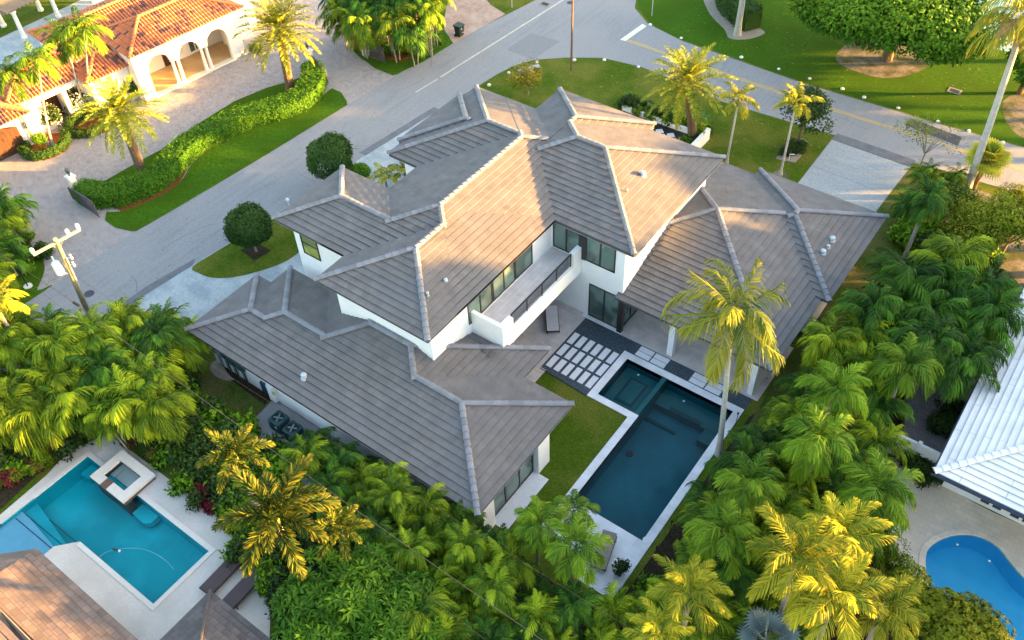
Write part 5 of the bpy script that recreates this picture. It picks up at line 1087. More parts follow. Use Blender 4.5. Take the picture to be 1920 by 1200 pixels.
def tree(name, x, y, zc, key, lb, cat='tree', sc=1., group=None, r=.16, trunkm='trunk_grey', limbs=4, rz=None, spread=1., rzc=None, **kw):
    t = thing(name, lb, cat, (x, y, 0), group); me = ball(key, **kw); b = MB(); rr = random.Random(int(x*10+y)); rad = kw['rad']
    s0 = sc if not isinstance(sc, tuple) else sc[0]
    b.tube([(x, y, 0), (x+.05, y, zc*.45)], [r*1.25, r*.9], 9)
    for i in range(limbs):
        a = i*2.4+rr.uniform(-.3, .3); q = rad[0]*.55*s0*rr.uniform(.7, 1.1); b.tube([(x+.04, y, zc*.42), (x+q*.5*math.cos(a), y+q*.5*math.sin(a), zc*.8), (x+q*math.cos(a), y+q*math.sin(a), zc+rad[2]*.25*s0)], [r*.75, r*.45, r*.15], 6)
    b.build('trunk', trunkm, t, smooth=True); mesh_obj(me, 'crown', t, (0, 0, zc), sc, rz if rz is not None else rr.uniform(0, 6.28)); return t
def shrub(name, x, y, key, lb, sc=1., group=None, z=None, cat='shrub', **kw):
    me = ball(key, **kw); o = mesh_obj(me, name, None, (x, y, kw['rad'][2]*.7*(sc if not isinstance(sc, tuple) else sc[2]) if z is None else z), sc, rnd.uniform(0, 6.28)); return tag(o, lb, cat, group)

# --- individual palms
def TT(px, py, h): return G(px, py, h)
palm('date_palm', 'date', G(268, 325), 5.2, TT(226, 214, 5.2), 'date palm with thick ringed trunk standing beside the middle of the curved hedge', .36, .34, .95, 'trunk_brown', k=0)
palm('date_palm', 'date', G(545, 168), 5.4, TT(524, 58, 5.4), 'tall yellow-lit date palm at the upper end of the curved hedge', .36, .34, 1.05, 'trunk_brown', k=1)
palm('date_palm', 'date', G(1298, 262), 4.6, TT(1290, 158, 4.6), 'big golden date palm behind the front garden wall of the main house', .36, .34, 1.0, 'trunk_brown', k=2)
palm('lawn_palm', 'veitch', G(1362, 308), 4.9, TT(1383, 198, 4.9), 'slim pale-trunked palm just behind the right corner of the upper roof', .09, .07, .95, 'trunk_pale', k=0, shaft=True)
palm('lawn_palm', 'veitch', G(1463, 328), 5.4, TT(1490, 205, 5.4), 'slim pale-trunked palm in front of the small round tree near the pale driveway', .09, .07, .95, 'trunk_pale', k=1, shaft=True)
palm('villa_palm', 'christmas', G(92, 273), 5.5, TT(27, 155, 5.5), 'leftmost slender palm leaning over the villa garage', .09, .06, 1.1, 'trunk_pale', k=0, shaft=True)
palm('villa_palm', 'christmas', G(99, 272), 6.0, TT(72, 128, 6.0), 'slender palm next to the leftmost one in front of the villa entry', .09, .06, 1.1, 'trunk_pale', k=1, shaft=True)
palm('villa_palm', 'christmas', G(162, 210), 6.0, TT(125, 85, 6.0), 'slender palm with dark crown over the villa roof', .09, .06, 1.15, 'trunk_pale', k=2, shaft=True)
palm('villa_palm', 'christmas', G(176, 205), 6.8, TT(160, 72, 6.8), 'tallest slender palm over the villa roof', .09, .06, 1.2, 'trunk_pale', k=3, shaft=True)
palm('coconut_palm', 'coco', G(1347, 852), 9.2, TT(1372, 590, 9.2), 'tall coconut palm rising beside the dark pool', .17, .11, .95, 'trunk_pale', k=0)
palm('foxtail_palm', 'foxtail', G(573, 1106), 6.3, TT(520, 980, 6.5), 'foxtail palm with bushy golden-tipped fronds beside the wicker loungers', .19, .14, 1.15, 'trunk_grey', k=0, shaft=True)
palm('foxtail_palm', 'foxtail', G(505, 1000), 6.0, TT(445, 868, 6.0), 'second foxtail palm behind it above the purple shrubs', .17, .13, .72, 'trunk_grey', k=1, shaft=True)
palm('foxtail_palm', 'foxtail', G(660, 1110), 4.6, TT(640, 1005, 4.6), 'smaller golden foxtail palm on the right of the big one', .15, .12, .62, 'trunk_grey', k=2, shaft=True)
palm('royal_palm', 'date', G(1382, 66), 9.5, TT(1412, -130, 9.5), 'pale smooth palm trunk rising out of the frame beside the clipped hedge', .3, .2, 1.0, 'trunk_pale', k=1)
palm('tall_palm', 'coco', G(1806, 372), 12.5, TT(1925, 28, 12.5), 'very tall leaning palm with dry hanging fronds at the right edge', .30, .17, 1.0, 'trunk_pale', k=1, skirt=True)
palm('fan_palm', 'fan', G(1826, 352), 2.6, TT(1850, 300, 2.6), 'short yellow fan palm in front of the tall leaning trunk', .14, .2, 1.0, 'trunk_brown', k=0)
palm('christmas_palm', 'christmas', G(1008, 1075), 3.6, TT(1012, 995, 3.4), 'left one of the feathery palms by the near pool terrace', .1, .08, .82, 'trunk_grey', k=0, shaft=True, group='feathery palms by the near pool terrace')
palm('christmas_palm', 'christmas', G(1075, 1090), 4.2, TT(1080, 1040, 4.0), 'front one of the feathery palms by the near pool terrace', .1, .08, .95, 'trunk_grey', k=1, shaft=True, group='feathery palms by the near pool terrace')
palm('christmas_palm', 'christmas', G(1070, 1010), 3.4, TT(1076, 975, 3.2), 'back one of the feathery palms by the near pool terrace', .1, .08, .7, 'trunk_grey', k=2, shaft=True, group='feathery palms by the near pool terrace')
for px, py, h, s_, k, lb in [(1530, 835, 5.6, 1.15, 0, 'palm with hanging grey-green crown in the middle of the right screen'), (1640, 930, 5.6, 1.15, 1, 'full round palm crown above the beige terrace edge'), (1560, 745, 5.0, 1.1, 2, 'round palm crown beside the pool screen'),
                          (1400, 920, 5.0, 1.0, 3, 'palm crown right of the dark pool near corner'), (1355, 1010, 5., 1.0, 0, 'palm crown below the near corner of the dark pool'), (1690, 700, 5.4, 1.1, 1, 'palm crown beside the shaded paved walk')]:
    x, y = G(px, py, h); palm('screen_palm', 'christmas', (x+.2, y-.1), h, (x, y), lb, .12, .09, s_*1.0, 'trunk_grey', k=k, shaft=True)
for px, py, h, s_, k, lb in [(1490, 1060, 6.4, .9, 0, 'big golden feathery palm above the silver fan palm'), (1570, 1010, 6.4, .72, 1, 'golden palm with stiff upright fronds left of the beige terrace'), (1560, 1130, 6.2, .85, 2, 'golden palm at the bottom edge right of the silver fan palm'), (1290, 1120, 5.2, .68, 1, 'golden palm on the left of the silver fan palm'), (1650, 1150, 5.4, .7, 0, 'golden palm at the bottom edge beside the yellow-green bush'), (1235, 1195, 4.8, .55, 2, 'golden palm at the bottom edge below the pool terrace'),
                          (-5, 580, 6.0, .7, 2, 'golden palm crown cut by the left edge')]:
    x, y = G(px, py, h); palm('golden_palm', 'golden', (x+.3, y-.2), h, (x, y), lb, .16, .11, s_, 'trunk_grey', k=k, shaft=True)
x, y = G(1440, 1200, 3.0); palm('silver_fan_palm', 'silver_fan', (x, y), 3.0, (x, y), 'silver-blue fan palm at the bottom edge', .2, .16, .75, 'trunk_brown', k=0)
for px, py, bx, by, h, s_, lb in [(1742, 372, 1692, 492, 4.6, .78, 'broad dark palm with leaning trunk beside the garage wing lawn'), (1800, 372, 1790, 420, 2.8, .55, 'palm behind the leaning one beside the fan palm')]:
    palm('kentia_palm', 'areca_dark', G(bx, by), h, TT(px, py, h), lb, .14, .1, s_*1.15, 'trunk_grey', k=int(px) % 4)

# --- palm masses
def zone(poly, h, spacing, lb, group, kind, sc=(.85, 1.15), hv=.7, seed=1, name='areca_palm', maxn=300, avoid=()):
    P = GG(poly, h); n = 0
    Q = [q for q in scatter(P, spacing, seed) if not any(ax0 < q[0] < ax1 and ay0 < q[1] < ay1 for ax0, ay0, ax1, ay1 in avoid)]
    for x, y in sorted(Q, key=imx):
        areca(x, y, max(1.2, h+rnd.uniform(-hv, hv)), lb+', '+ORD[n+1]+' from left', group, kind if isinstance(kind, str) else rnd.choice(kind), rnd.uniform(*sc), name); n += 1
    return n
HB = [(-37, 16, -15.9, 46), (-16, 17, -8.3, 46), (-15.7, 17.6, -8.5, 47.5)]
zone([(570, 850), (650, 862), (730, 900), (810, 945), (880, 990), (935, 1020), (1000, 1100), (1080, 1140), (1150, 1150), (1190, 1190), (1210, 1240), (860, 1240), (770, 1130), (710, 1060), (690, 980), (600, 920)], 2.6, 1.25,
     'areca palm of the dense screen below the left wing', 'areca palms of the bottom screen', ['areca', 'areca', 'areca_dark', 'areca_light'], (.62, .85), .6, 3, avoid=HB)
zone([(1360, 900), (1430, 840), (1480, 780), (1530, 690), (1590, 630), (1650, 620), (1730, 720), (1730, 780), (1630, 850), (1650, 950), (1620, 1000), (1560, 1030), (1450, 1090), (1320, 1080), (1270, 1060), (1310, 990)], 3.1, 1.42,
     'areca palm of the dense screen right of the dark pool', 'areca palms of the right screen', ['areca', 'areca', 'areca_light', 'areca_dark'], (.72, 1.0), .8, 5, avoid=[(-16, 17, -7.9, 46), (-2.6, 31, 2, 36)])
zone([(1620, 580), (1690, 520), (1760, 500), (1840, 500), (1870, 560), (1840, 640), (1790, 690), (1720, 650), (1650, 630)], 4.4, 1.6,
     'large dark palm beside the white roofed house', 'dark palms by the white roofed house', ['areca_dark', 'areca_dark', 'areca'], (1.0, 1.3), .9, 7, 'kentia_palm', avoid=[(-40, 16, -8.2, 46), (-2.6, 31, 2, 35.5)])
zone([(1230, 1130), (1300, 1100), (1420, 1120), (1500, 1200), (1480, 1260), (1200, 1240)], 2.0, 1.25, 'areca palm under the bottom golden palms', 'areca palms under the golden palms', ['areca', 'areca_light'], (.7, .95), .5, 9)
zone([(-40, 620), (60, 600), (150, 610), (230, 600), (310, 630), (290, 690), (310, 760), (250, 800), (150, 790), (40, 780), (-40, 800)], 3.5, 1.3, 'palm of the thicket left of the house', 'palms of the left thicket', ['areca', 'areca_light', 'areca', 'areca_dark', 'areca_light', 'fishtail'], (.85, 1.15), 1.2, 11, 'areca_palm', avoid=[(-37.2, 8.0, -20, 11)])
zone([(250, 610), (340, 600), (350, 640), (300, 660)], 2.4, 1.4, 'low palm at the street end of the left thicket', 'low palms of the left thicket', ['areca', 'areca_light'], (.7, .9), .5, 12)
zone([(150, 750), (260, 720), (300, 750), (260, 780), (160, 780)], 3.0, 1.4, 'palm overhanging the turquoise pool deck', 'palms above the turquoise pool', ['areca_light', 'areca'], (.7, .9), .6, 13)
zone([(625, 0), (700, -30), (810, 0), (810, 35), (760, 45), (700, 40), (650, 30)], 4.0, 1.5, 'palm of the tall clump beside the brick apron', 'palms of the clump by the brick apron', ['areca_dark', 'areca_dark', 'areca', 'areca_light'], (.9, 1.15), .8, 15)
zone([(-30, 370), (5, 390), (28, 420), (20, 470), (-10, 530), (-40, 540)], 2.4, 1.4, 'palm on the grass island at the left edge', 'palms of the left grass island', ['areca', 'areca_dark'], (.8, 1.0), .6, 17)
for px, py, h, lb, k in [(722, 332, 1.3, 'bright spiky palm in the entry court notch of the upper roof', 0), (760, 322, 1.3, 'smaller bright palm beside it in the entry court notch', 1)]:
    x, y = G(px, py, h); palm('court_palm', 'veitch', (x, y), h, (x, y), lb, .09, .07, .8, 'trunk_grey', k=k)
for i, (px, py, h) in enumerate([(1735, 325, 2.0), (1790, 335, 2.0), (1700, 385, 1.3), (1775, 385, 1.8)]):
    x, y = G(px, py, h); areca(x, y, h, ORD[i+1]+' palm clump between the pale driveway and the fan palm', 'palms by the driveway end', 'areca_light' if i < 2 else 'areca_dark', .62)
for i_, (px, py) in enumerate(((590, 830), (620, 840), (650, 855), (685, 872), (720, 890))):
    x, y = G(px, py, 1.8); areca(x, min(y, 15.5), 1.7, ORD[i_+1]+' low palm from the air conditioners along the side wall', 'low palms along the side wall', 'areca_dark', .72)

# --- broadleaf trees and shrubs
x, y = G(1662, 112); tree('shade_tree', x, y, 4.4, 'big', 'huge bright green shade tree on the lawn across the street', 'tree', 1., None, .38, 'trunk_brown', 7, rz=.5, seed=5, rad=(9.0, 6.8, 3.7), n=9500, size=.36, m='ficus', n_per=5, lumps=16, aspect=.5, inner=.7)
x, y = G(1900, 118, 2.5); tree('shade_tree', x+1.2, y+.5, 2.8, 'med', 'darker leafy tree behind the tall leaning palm trunk', 'tree', 1., None, .2, 'trunk_brown', 5, seed=6, rad=(2.6, 2.6, 2.3), n=2200, size=.3, m='ficus', n_per=5, lumps=9)
TOP = dict(seed=8, rad=(1.75, 1.75, 1.5), n=3600, size=.13, m='hedge_dark', n_per=5, lumps=16, aspect=.6, inner=.86, flat=.75)
for px, py, s_, lb in [(630, 348, 1.0, 'larger clipped round tree between the road and the roof corner'), (481, 472, .88, 'smaller clipped round tree on the grass island in a square bed')]:
    x, y = G(px, py); t = thing('topiary_tree', lb, 'tree', (x, y, 0)); b = MB(); b.tube([(x, y, 0), (x, y, 1.6)], [.09, .07], 8)
    for a in range(5): b.tube([(x, y, 1.2), (x+.7*math.cos(a*1.26), y+.7*math.sin(a*1.26), 2.2)], [.05, .02], 5)
    b.build('trunk', 'trunk_grey', t)
    rng = np.random.default_rng(int(px)); d = norm(rng.normal(size=(5200, 3))); d = d[d[:, 2] > -.72]; rr_ = .98 + .06*np.sin(d[:, 0]*5+px) + .05*np.cos(d[:, 1]*6+d[:, 2]*4) + .035*np.sin(d[:, 2]*11+d[:, 0]*8) - .22*rng.random(len(d))**3
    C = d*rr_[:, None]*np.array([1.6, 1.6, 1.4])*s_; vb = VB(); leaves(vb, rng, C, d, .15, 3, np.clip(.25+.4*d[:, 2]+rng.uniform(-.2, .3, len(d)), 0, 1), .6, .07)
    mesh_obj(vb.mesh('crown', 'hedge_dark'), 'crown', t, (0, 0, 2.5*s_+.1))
x, y = G(668, 322, .8); shrub('round_shrub', x, y, 'rs', 'small clipped round bush beside the larger round tree', .9, z=.7, seed=4, rad=(1., 1., .85), n=2500, size=.14, m='hedge', n_per=4, lumps=10, inner=.85)
x, y = G(1497, 262); tree('small_tree', x, y, 3.0, 'small', 'small spreading tree behind the second slim lawn palm', 'tree', (1., 1., .7), None, .1, 'trunk_brown', 6, seed=9, rad=(2.6, 2.3, 1.9), n=1500, size=.26, m='ficus_dark', n_per=4, lumps=9, gap=.25)
x, y = G(1722, 318); tree('sparse_tree', x, y, 3.2, 'sparse', 'thin nearly bare shrub tree at the street end of the driveway', 'tree', (1., 1., .7), None, .05, 'trunk_grey', 9, seed=10, rad=(2.5, 2.3, 1.8), n=420, size=.16, m='olive', n_per=3, lumps=9, gap=.2, spread=.25)
x, y = G(990, 178); tree('orange_shrub', x, y, 1.5, 'orange', 'loose shrub with orange and yellow leaves on the corner lawn', 'shrub', 1., None, .05, 'trunk_grey', 6, seed=12, rad=(2.2, 1.9, 1.5), n=700, size=.17, m='orange_leaf', n_per=3, lumps=9, gap=.1, spread=.2)
for px, py, z, s_, lb in [(1840, 430, 2.6, 1.0, 'tangled dry olive-green tree behind the dark palms'), (1905, 420, 2.8, 1.0, 'olive-green tangled tree at the right edge'), (1800, 400, 2.2, .8, 'dry scrubby bush below the fan palm'), (1905, 375, 1.2, .6, 'bright bush at the right edge beside the street')]:
    x, y = G(px, py, z); tree('scrub_tree', x, y, z, 'scrub', lb, 'tree', s_, None, .08, 'trunk_grey', 9, seed=14, rad=(2.6, 2.6, 1.9), n=2100, size=.17, m='olive', n_per=4, lumps=12, gap=.1, spread=.25)
SCH = dict(seed=16, rad=(2.3, 2.3, 2.0), n=1250, size=.42, m='schefflera', n_per=9, rosette=True, lumps=14, aspect=.26, inner=.8)
for px, py, z, s_, lb in [(640, 1120, 3.4, 1.05, 'large whorled-leaf tree at the bottom edge left of the palm screen'), (740, 1180, 3.0, .95, 'whorled-leaf tree at the bottom edge under the palm screen'), (600, 1205, 3.0, .9, 'whorled-leaf tree cut by the bottom edge beside the deck'), (700, 1075, 2.6, .7, 'small whorled-leaf tree behind the large one')]:
    x, y = G(px, py, z); tree('umbrella_tree', x, y, z, 'sch', lb, 'tree', s_, None, .12, 'trunk_grey', 6, **SCH)
OLV = dict(seed=18, rad=(2.4, 2.4, 1.8), n=1700, size=.2, m='olive', n_per=7, rosette=True, lumps=13, aspect=.5, inner=.8)
for px, py, z, s_, lb in [(1745, 1165, 1.8, .85, 'yellow-green bush below the kidney pool'), (1835, 1200, 1.8, .8, 'yellow-green bush in front of the kidney pool at the bottom edge'), (1690, 1120, 1.8, .7, 'yellow-green bush between the golden palms and the kidney pool'), (1780, 1215, 2.2, 1., 'yellow-green bush cut by the bottom edge')]:
    x, y = G(px, py, z); tree('leafy_bush', x, y, z, 'olv', lb, 'bush', s_, None, .08, 'trunk_grey', 5, **OLV)
x, y = G(1680, 1050, 1.3); tree('feathery_shrub', x, y, 1.2, 'fea', 'airy pale shrub at the lower end of the beige terrace', 'shrub', .6, None, .04, 'trunk_grey', 5, seed=21, rad=(2, 2, 2.), n=700, size=.2, m='areca_light', n_per=4, lumps=9, gap=.2)
DK = dict(seed=22, rad=(1., 1., .8), n=700, size=.17, m='ficus_dark', n_per=4, lumps=8, inner=.7)
for px, py, s_, lb in [(1712, 862, .95, 'dark bush at the foot of the vinyl fence'), (1745, 885, .9, 'dark bush nearest the white roof corner'), (1776, 800, 1.0, 'dark bush behind the vinyl fence'), (1785, 770, .9, 'dark bush beside the white roof gutter'),
                       (1320, 292, .5, 'small bright bush at the outer corner of the low white wall')]:
    x, y = G(px, py, .5); shrub('bush', x, y, 'dk' if s_ > .6 else 'dkl', lb, s_, **({**DK, 'm': 'ficus'} if s_ <= .6 else DK))
# shrub borders: colour mixed, one object per plant
def border(pts, n, jit, sc, keys, lb, group, seed=1, zz=None):
    r_ = random.Random(seed); P = smooth(pts, False, 8)
    Q = []
    for i in range(n):
        p = P[int(r_.random()*(len(P)-1))]; Q.append((p[0]+r_.uniform(-jit, jit), p[1]+r_.uniform(-jit, jit)))
    for i, p in enumerate(sorted(Q, key=imx)):
        key, kw = r_.choice(keys); s_ = r_.uniform(*sc)
        shrub('border_shrub', p[0], p[1], key, lb+', '+ORD[i+1]+' from left', s_, group, cat='shrub', **kw)
B1 = ('b_green', dict(seed=31, rad=(.7, .7, .6), n=260, size=.24, m='ficus', n_per=4, lumps=6, inner=.6)); B2 = ('b_dark', dict(seed=32, rad=(.8, .8, .7), n=300, size=.2, m='ficus_dark', n_per=4, lumps=6, inner=.6))
B3 = ('b_croton', dict(seed=33, rad=(.5, .5, .5), n=120, size=.3, m='croton', n_per=7, rosette=True, lumps=5, aspect=.3)); B4 = ('b_red', dict(seed=34, rad=(.5, .5, .55), n=90, size=.4, m='ti_red', n_per=7, rosette=True, lumps=5, aspect=.25))
B5 = ('b_purple', dict(seed=35, rad=(.5, .5, .45), n=110, size=.3, m='purple', n_per=7, rosette=True, lumps=5, aspect=.22)); B6 = ('b_lime', dict(seed=36, rad=(.6, .6, .55), n=220, size=.2, m='areca_light', n_per=5, lumps=6, rosette=True, aspect=.3))
border(GG([(2, 905), (40, 885), (80, 862), (130, 835)]), 22, .45, (.7, 1.1), [B1, B3, B3, B4, B6], 'croton shrub left of the turquoise pool deck', 'shrubs left of the turquoise pool', 1)
border(GG([(-20, 880), (30, 845), (100, 815), (170, 800)]), 26, 1.1, (.9, 1.5), [B2, B1, B6], 'green shrub at the foot of the left thicket', 'shrubs under the left thicket', 2)
border(GG([(250, 815), (300, 850), (345, 890), (390, 925), (410, 945)]), 30, .55, (.7, 1.15), [B2, B5, B4, B1, B3], 'shrub in the colourful bed behind the spa', 'shrubs behind the turquoise pool', 3)
border(GG([(330, 800), (380, 850), (430, 880), (470, 900), (500, 870)]), 34, .9, (1.0, 1.6), [B2, B2, B1], 'dark green shrub between pool deck and side lawn', 'dark shrubs beside the side lawn', 4)
border(GG([(300, 700), (340, 760), (380, 800), (430, 830)]), 22, .9, (1.0, 1.6), [B2, B1], 'dark green shrub along the edge of the side lawn', 'dark shrubs along the side lawn edge', 5)
border(GG([(430, 960), (455, 1000), (500, 1050), (520, 1000), (560, 960)]), 26, .9, (.8, 1.3), [B2, B1, B6], 'green shrub at the feet of the foxtail palms', 'shrubs under the foxtail palms', 6)
border(GG([(530, 1090), (540, 1130), (560, 1165), (600, 1150)]), 16, .5, (.6, 1.0), [B2, B6, B1], 'low shrub in the curved bed edge beside the urns', 'shrubs beside the urns', 7)
border(GG([(590, 1010), (650, 1040), (720, 1090), (800, 1160), (870, 1210)]), 30, 1.2, (1.1, 1.7), [B2], 'dark bush below the bottom palm screen', 'undergrowth bushes at the bottom', 8)  # only dark leaves, adding shade below the palms by colour
border(GG([(1340, 1010), (1400, 1050), (1480, 980), (1560, 900), (1600, 980)]), 36, 1.3, (1.1, 1.8), [B2], 'dark bush in the gaps of the right palm screen', 'undergrowth bushes in the right screen', 9)  # dark leaf colour stands in for deep shade in the gaps
border(GG([(1260, 1120), (1310, 1140), (1380, 1160), (1420, 1130)]), 16, .8, (1.1, 1.6), [B1, B2], 'undergrowth bush left of the silver fan palm', 'undergrowth bushes by the silver fan palm', 10)
border(GG([(560, 90), (620, 100)]) and GG([(735, 95), (770, 100), (805, 92), (815, 80)]), 16, .35, (.6, .85), [B1], 'low bright bush at the front edge of the tall palm clump', 'low bushes in front of the tall palm clump', 11)
border(GG([(690, 80), (700, 95), (720, 100)]), 7, .4, (.7, 1.0), [B1], 'low green bush behind the iron gate by the palm clump', 'low bushes behind the iron gate', 12)
border(GG([(1180, 190), (1205, 215), (1240, 225)]), 8, .5, (.7, 1.0), [B1, B6], 'leafy bush beside the stone lattice garden', 'bushes beside the lattice garden', 13)
border([(-29.5, 53.6), (-26, 53.7), (-23.2, 53.5)], 16, .3, (.8, 1.2), [B1, B2, B6], 'dark bush along the back of the low white wall', 'bushes behind the low white wall', 23)
border(GG([(1290, 235), (1300, 255), (1290, 268)]), 6, .3, (.6, .8), [B1, B2], 'leafy bush inside the low white wall', 'bushes inside the low white wall', 14)
border(GG([(1468, 285), (1485, 275), (1500, 285)]), 5, .3, (.6, .8), [B2], 'dark leafy shrub in the square bed on the front lawn', 'shrubs in the square bed', 15)
border(GG([(1640, 660), (1600, 700), (1560, 780)]), 16, 1.2, (1.1, 1.7), [B2], 'dark bush behind the right palm screen', 'undergrowth bushes behind the right screen', 16)  # dark leaves only, their colour deepens the shade behind the screen
border(GG([(1680, 450), (1720, 470), (1790, 470), (1860, 470)]), 16, .9, (1.0, 1.5), [B1, B2], 'bush along the back of the narrow side lawn', 'bushes along the narrow side lawn', 17)
border(GG([(30, 500), (60, 500), (70, 480), (50, 450)]), 10, .5, (.6, .9), [B1, B2], 'low bush on the grass island beside the post lamp', 'low bushes on the left island', 18)
for px, py, s_, lb in [(275, 20, 0, ''), ]: pass
# villa planters
for cx, cy, w_, lb in [(88, 275, 1.5, 'round hedge-edged planter with two slender palms by the villa garage'), (170, 235, 1.5, 'hedge-edged planter right of the villa entry door')]:
    x, y = G(cx, cy); t = thing('planter_bed', lb, 'planter', (x, y, 0)); vb = VB(); rng = np.random.default_rng(int(cx)); n = 2600
    a = rng.uniform(0, 2*np.pi, n) if cx > 100 else rng.uniform(-2.6, 1.6, n); rr_ = w_+rng.uniform(-.28, .28, n); C = np.stack([rr_*np.cos(a)*.95, rr_*np.sin(a)*1.1, rng.uniform(.05, .65, n)], 1); Nn = norm(np.stack([(rr_-w_)*np.cos(a)*3, (rr_-w_)*np.sin(a)*3, np.full(n, .6)], 1))
    leaves(vb, rng, C, Nn, .14, 3, rng.uniform(.1, .8, n), .55, .05); mesh_obj(vb.mesh('hedge', 'hedge_dark'), 'hedge', t)
    b = MB(); b.lathe((x, y, .012), [(w_+.3, 0), (w_+.25, .02)], 20); b.build('soil', 'mulch', t)
for px, py, s_, m_, lb in [(92, 222, 1.0, 'b', 'white flowering shrub between the villa garage and entry door'), (155, 192, 1.1, 'b', 'white flowering shrub under the date palm at the villa entry'), (75, 262, .7, 'g', 'bright green shrub beside the villa garage wall'), (250, 165, 1.0, 'd', 'tall clipped shrub at the villa porch corner'), (480, 95, .7, 'd', 'round dark bush at the right end of the villa porch')]:
    x, y = G(px, py, .8)
    if m_ == 'b':
        o = shrub('flowering_shrub', x, y, 'fl', lb, s_, z=1.0, seed=41, rad=(1.0, 1.0, .9), n=500, size=.2, m='ficus_dark', n_per=4, lumps=7)
        me = ball('flw', seed=42, rad=(1.05, 1.05, .95), n=110, size=.16, m='blossom', n_per=4, lumps=7, inner=.95, aspect=.8); c = mesh_obj(me, 'blossoms', o, (0, 0, 0), 1)
    else: shrub('clipped_shrub', x, y, 'cl'+m_, lb, s_, z=.9, seed=43, rad=(.9, .9, 1.0), n=700, size=.15, m='ficus' if m_ == 'g' else 'hedge_dark', n_per=4, lumps=8)
# flowers in the black pot
x, y, t = POT; mesh_obj(ball('potg', seed=44, rad=(.42, .42, .3), n=260, size=.13, m='ficus_dark', n_per=4, lumps=6), 'foliage', t, (0, 0, .98)); mesh_obj(ball('potf', seed=45, rad=(.44, .44, .33), n=40, size=.09, m='blossom', n_per=4, lumps=6, inner=.95, aspect=.9), 'flowers', t, (0, 0, 1.0))
# banana-like leaves by the lattice garden and foxtail
for px, py, lb in [(1185, 192, 'broad-leaved plant at the left end of the lattice garden'), (1225, 215, 'grey-green broad-leaved plant among the lattice stones'), (1312, 232, 'yellow-lit broad-leaved plant on the low white wall'), (505, 940, 'large grey-green leaved plant behind the foxtail palm')]:
    x, y = G(px, py, .4); vb = VB(); rng = np.random.default_rng(px)
    for i in range(12):
        a = i*2.4; e = rng.uniform(.5, 1.3); L_ = rng.uniform(1., 1.6); d = np.array([np.cos(a)*np.cos(e), np.sin(a)*np.cos(e), np.sin(e)]); s = np.array([-np.sin(a), np.cos(a), 0])
        p1, p2, p3 = d*L_*.35, d*L_*.75, d*L_*1.05-np.array([0, 0, .25]); V = np.array([-s*.02, s*.02, p1-s*.16, p1+s*.16, p2-s*.17, p2+s*.17, p3-s*.02, p3+s*.02]); vb.add(V, np.array([[0, 1, 3, 2], [2, 3, 5, 4], [4, 5, 7, 6]]), np.full(8, rng.uniform(.1, .9)))
    tag(mesh_obj(vb.mesh('broadleaf_plant', 'banana'), 'broadleaf_plant', None, (x, y, 0)), lb, 'plant')

# --- hedges
def hedge(name, line, width, h, lb, m='hedge', seed=1, dens=70, size=.15):
    t = thing(name, lb, 'hedge', (*line[0], 0)); ORG[t.name] = Vector((line[0][0], line[0][1], 0)); P = np.array(smooth(line, False, 8)); T = norm(np.gradient(P, axis=0)); Nn = np.stack([-T[:, 1], T[:, 0]], 1)
    seg = np.linalg.norm(np.diff(P, axis=0), axis=1); Lc = np.concatenate([[0], np.cumsum(seg)]); per = width+2*h; n = int(Lc[-1]*per*dens); rng = np.random.default_rng(seed)
    s = rng.uniform(0, Lc[-1], n); u = rng.uniform(0, per, n)
    px_ = np.interp(s, Lc, P[:, 0]); py_ = np.interp(s, Lc, P[:, 1]); nx = np.interp(s, Lc, Nn[:, 0]); ny = np.interp(s, Lc, Nn[:, 1])
    off = np.where(u < h, -width/2, np.where(u > h+width, width/2, u-h-width/2)); z = np.where(u < h, u, np.where(u > h+width, per-u, h))
    top = (u >= h) & (u <= h+width); lump = .04*np.sin(s*1.7+off*2)+.025*np.sin(s*3.9+1)+.03*np.cos(off*5+s); rnd_ = rng.uniform(-.09, .02, n)
    off2 = off+np.where(top, 0, np.sign(off)*(lump+rnd_)); edge = np.clip((width/2-np.abs(off))/.3, 0, 1); z2 = z+np.where(top, lump+rnd_-.12*(1-edge), 0)
    endf = np.clip(np.minimum(s, Lc[-1]-s)/.5, .35, 1); off2 = off2*(.55+.45*endf)
    C = np.stack([px_+nx*off2, py_+ny*off2, z2], 1); N3 = np.where(top[:, None], np.array([0, 0, 1.]), np.stack([nx*np.sign(off), ny*np.sign(off), np.full(n, .4)], 1)); N3 = norm(N3)
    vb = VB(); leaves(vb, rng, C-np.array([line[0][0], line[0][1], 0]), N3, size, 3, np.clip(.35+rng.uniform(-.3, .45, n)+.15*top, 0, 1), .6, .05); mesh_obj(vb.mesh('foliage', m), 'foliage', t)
    b = MB()
    for i in range(len(P)-1): b.beam((*P[i], h*.45), (*P[i+1], h*.45), width*.8, h*.85)
    b.build('stems', 'hedge_dark', t)  # one solid dark green core behind the leaves, no separate stems
HL = GG([(158, 368), (185, 378), (225, 376), (262, 364), (298, 345), (325, 322), (343, 300), (365, 281), (395, 264), (432, 246), (478, 228), (525, 215), (562, 200), (584, 182), (592, 162), (586, 138)])
hedge('curved_hedge', HL, 1.75, 1.25, 'long S-curved clipped hedge between the paved court and the road', 'hedge', 3, 120, .12)
x0_, y0_ = G(1382, 40); hedge('clipped_hedge', [(-31.5, 73.5), (-29.5, 71.2), (-26.9, 69.6)], 2.0, 1.9, 'square clipped hedge block at the top edge beside the royal palm trunk', 'hedge_dark', 4, 60, .17)
hedge('low_hedge', [(-22.9, 45), (-22.95, 52)], .5, .7, 'narrow green hedge inside the low white wall', 'hedge', 5, 60, .14)

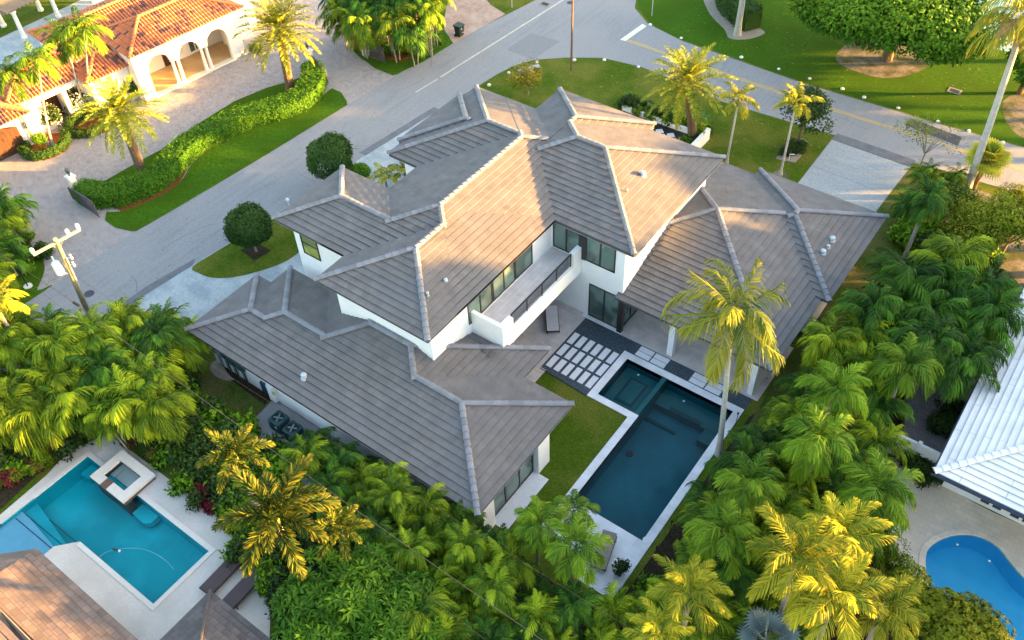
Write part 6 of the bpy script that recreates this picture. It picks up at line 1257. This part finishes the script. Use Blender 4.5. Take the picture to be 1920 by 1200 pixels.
# --- unseen trees beyond the frame, placed and sized to block the low sun
SH = dict(seed=51, rad=(6.0, 6.0, 4.5), n=2600, size=.75, m='ficus_dark', n_per=6, lumps=14, aspect=.6, inner=.3)
SHADE = [(14, 52, 8.0, 1.0), (18, 61, 7.0, .6), (25.2, 55.0, 14.2, .75), (22.5, 69, 12.8, .5), (18, 68, 8.5, 1.0), (26, 76, 9.5, 1.1), (24, 84, 9, 1.0), (16, 76, 7.0, .8), (30, 92, 9.5, 1.0), (12, 59, 5.5, .6), (22, 50, 9.0, 1.0), (27, 42, 9, 1.0), (28, 32, 8.5, 1.0), (26, 22, 8.5, 1.0), (26, 66, 7.5, .7), (32, 62, 7, .8), (10, 88, 8.0, .9), (2, 96, 8.0, .9), (16, 100, 9.0, 1.)]
for i, (x, y, z, s_) in enumerate(SHADE): tree('street_tree', x, y, z, 'sh', ORD[i+1]+' unseen large dark tree placed beyond the right edge to block the sun', 'tree', s_, 'unseen sun-blocking trees beyond the right edge', .35, 'trunk_brown', 3, **SH)

# --- fallen leaves strewn over lawns and street edges
def litter(poly, n, seed, m, lb, s=.09):
    r_ = random.Random(seed); xs = [p[0] for p in poly]; ys = [p[1] for p in poly]; b = MB(); k = 0
    while k < n:
        x, y = r_.uniform(min(xs), max(xs)), r_.uniform(min(ys), max(ys))
        if not inpoly((x, y), poly): continue
        a = r_.uniform(0, 6.28); c_, s_ = math.cos(a)*s*r_.uniform(.5, 1.2), math.sin(a)*s*r_.uniform(.5, 1.2); z = .045
        b.face([(x-c_, y-s_, z), (x+s_*.45, y-c_*.45, z+.02), (x+c_, y+s_, z+.01), (x-s_*.45, y+c_*.45, z)], t=r_.random()); k += 1
    o = b.build('fallen_leaves', m); o['kind'] = 'stuff'; tag(o, lb, 'fallen leaves')
lm_ = tintmat('leaf_litter', (.35, .26, .04), (.16, .09, .03), .8)
litter([(-34, 66), (-8, 66), (-6, 84), (-30, 80)], 260, 1, lm_, 'small yellow and brown leaves on the large lawn across the street')
litter([(-41, 50), (-38, 57), (-24, 58.5), (-15, 58), (-15, 52), (-20, 48), (-30, 54)], 150, 2, lm_, 'small fallen leaves on the corner lawn of the main house')
litter([(-49.5, 12), (-45, 12), (-42, 50), (-46, 62)], 120, 3, lm_, 'small dark leaves scattered along the road')
litter([(-9, 34), (-8, 57), (-4.5, 57), (-3.5, 36)], 110, 4, lm_, 'brown leaves on the narrow lawn beside the garage wing')
litter([(-30, 59.5), (-6, 59.5), (-6, 64), (-30, 64)], 60, 5, lm_, 'small leaves on the cross street')

# --- repaired cracks in the street
cr_ = random.Random(12)
for i in range(9):
    x, y = cr_.uniform(-49, -44.5), cr_.uniform(15, 60); a = cr_.choice([0.1, 1.5, 1.7, -.1])+cr_.uniform(-.15, .15); L_, R_ = [], []
    for k in range(9):
        L_.append((x, y)); R_.append((x+.035*math.sin(a), y-.035*math.cos(a))); a += cr_.uniform(-.35, .35); x += .45*math.cos(a); y += .45*math.sin(a)
        if not -49 < x < -43.2: break
    if len(L_) > 3: sheet('road_crack', L_+R_[::-1], .019, 'asphalt_edge')
for i in range(6):
    x, y = cr_.uniform(-30, -8), cr_.uniform(60.5, 63.5); L_, R_ = [], []; a = cr_.uniform(-.3, .3)
    for k in range(8): L_.append((x, y)); R_.append((x+.03, y-.035)); a += cr_.uniform(-.3, .3); x += .5*math.cos(a); y += .3*math.sin(a)
    sheet('road_crack', L_+R_[::-1], .019, 'asphalt_edge')
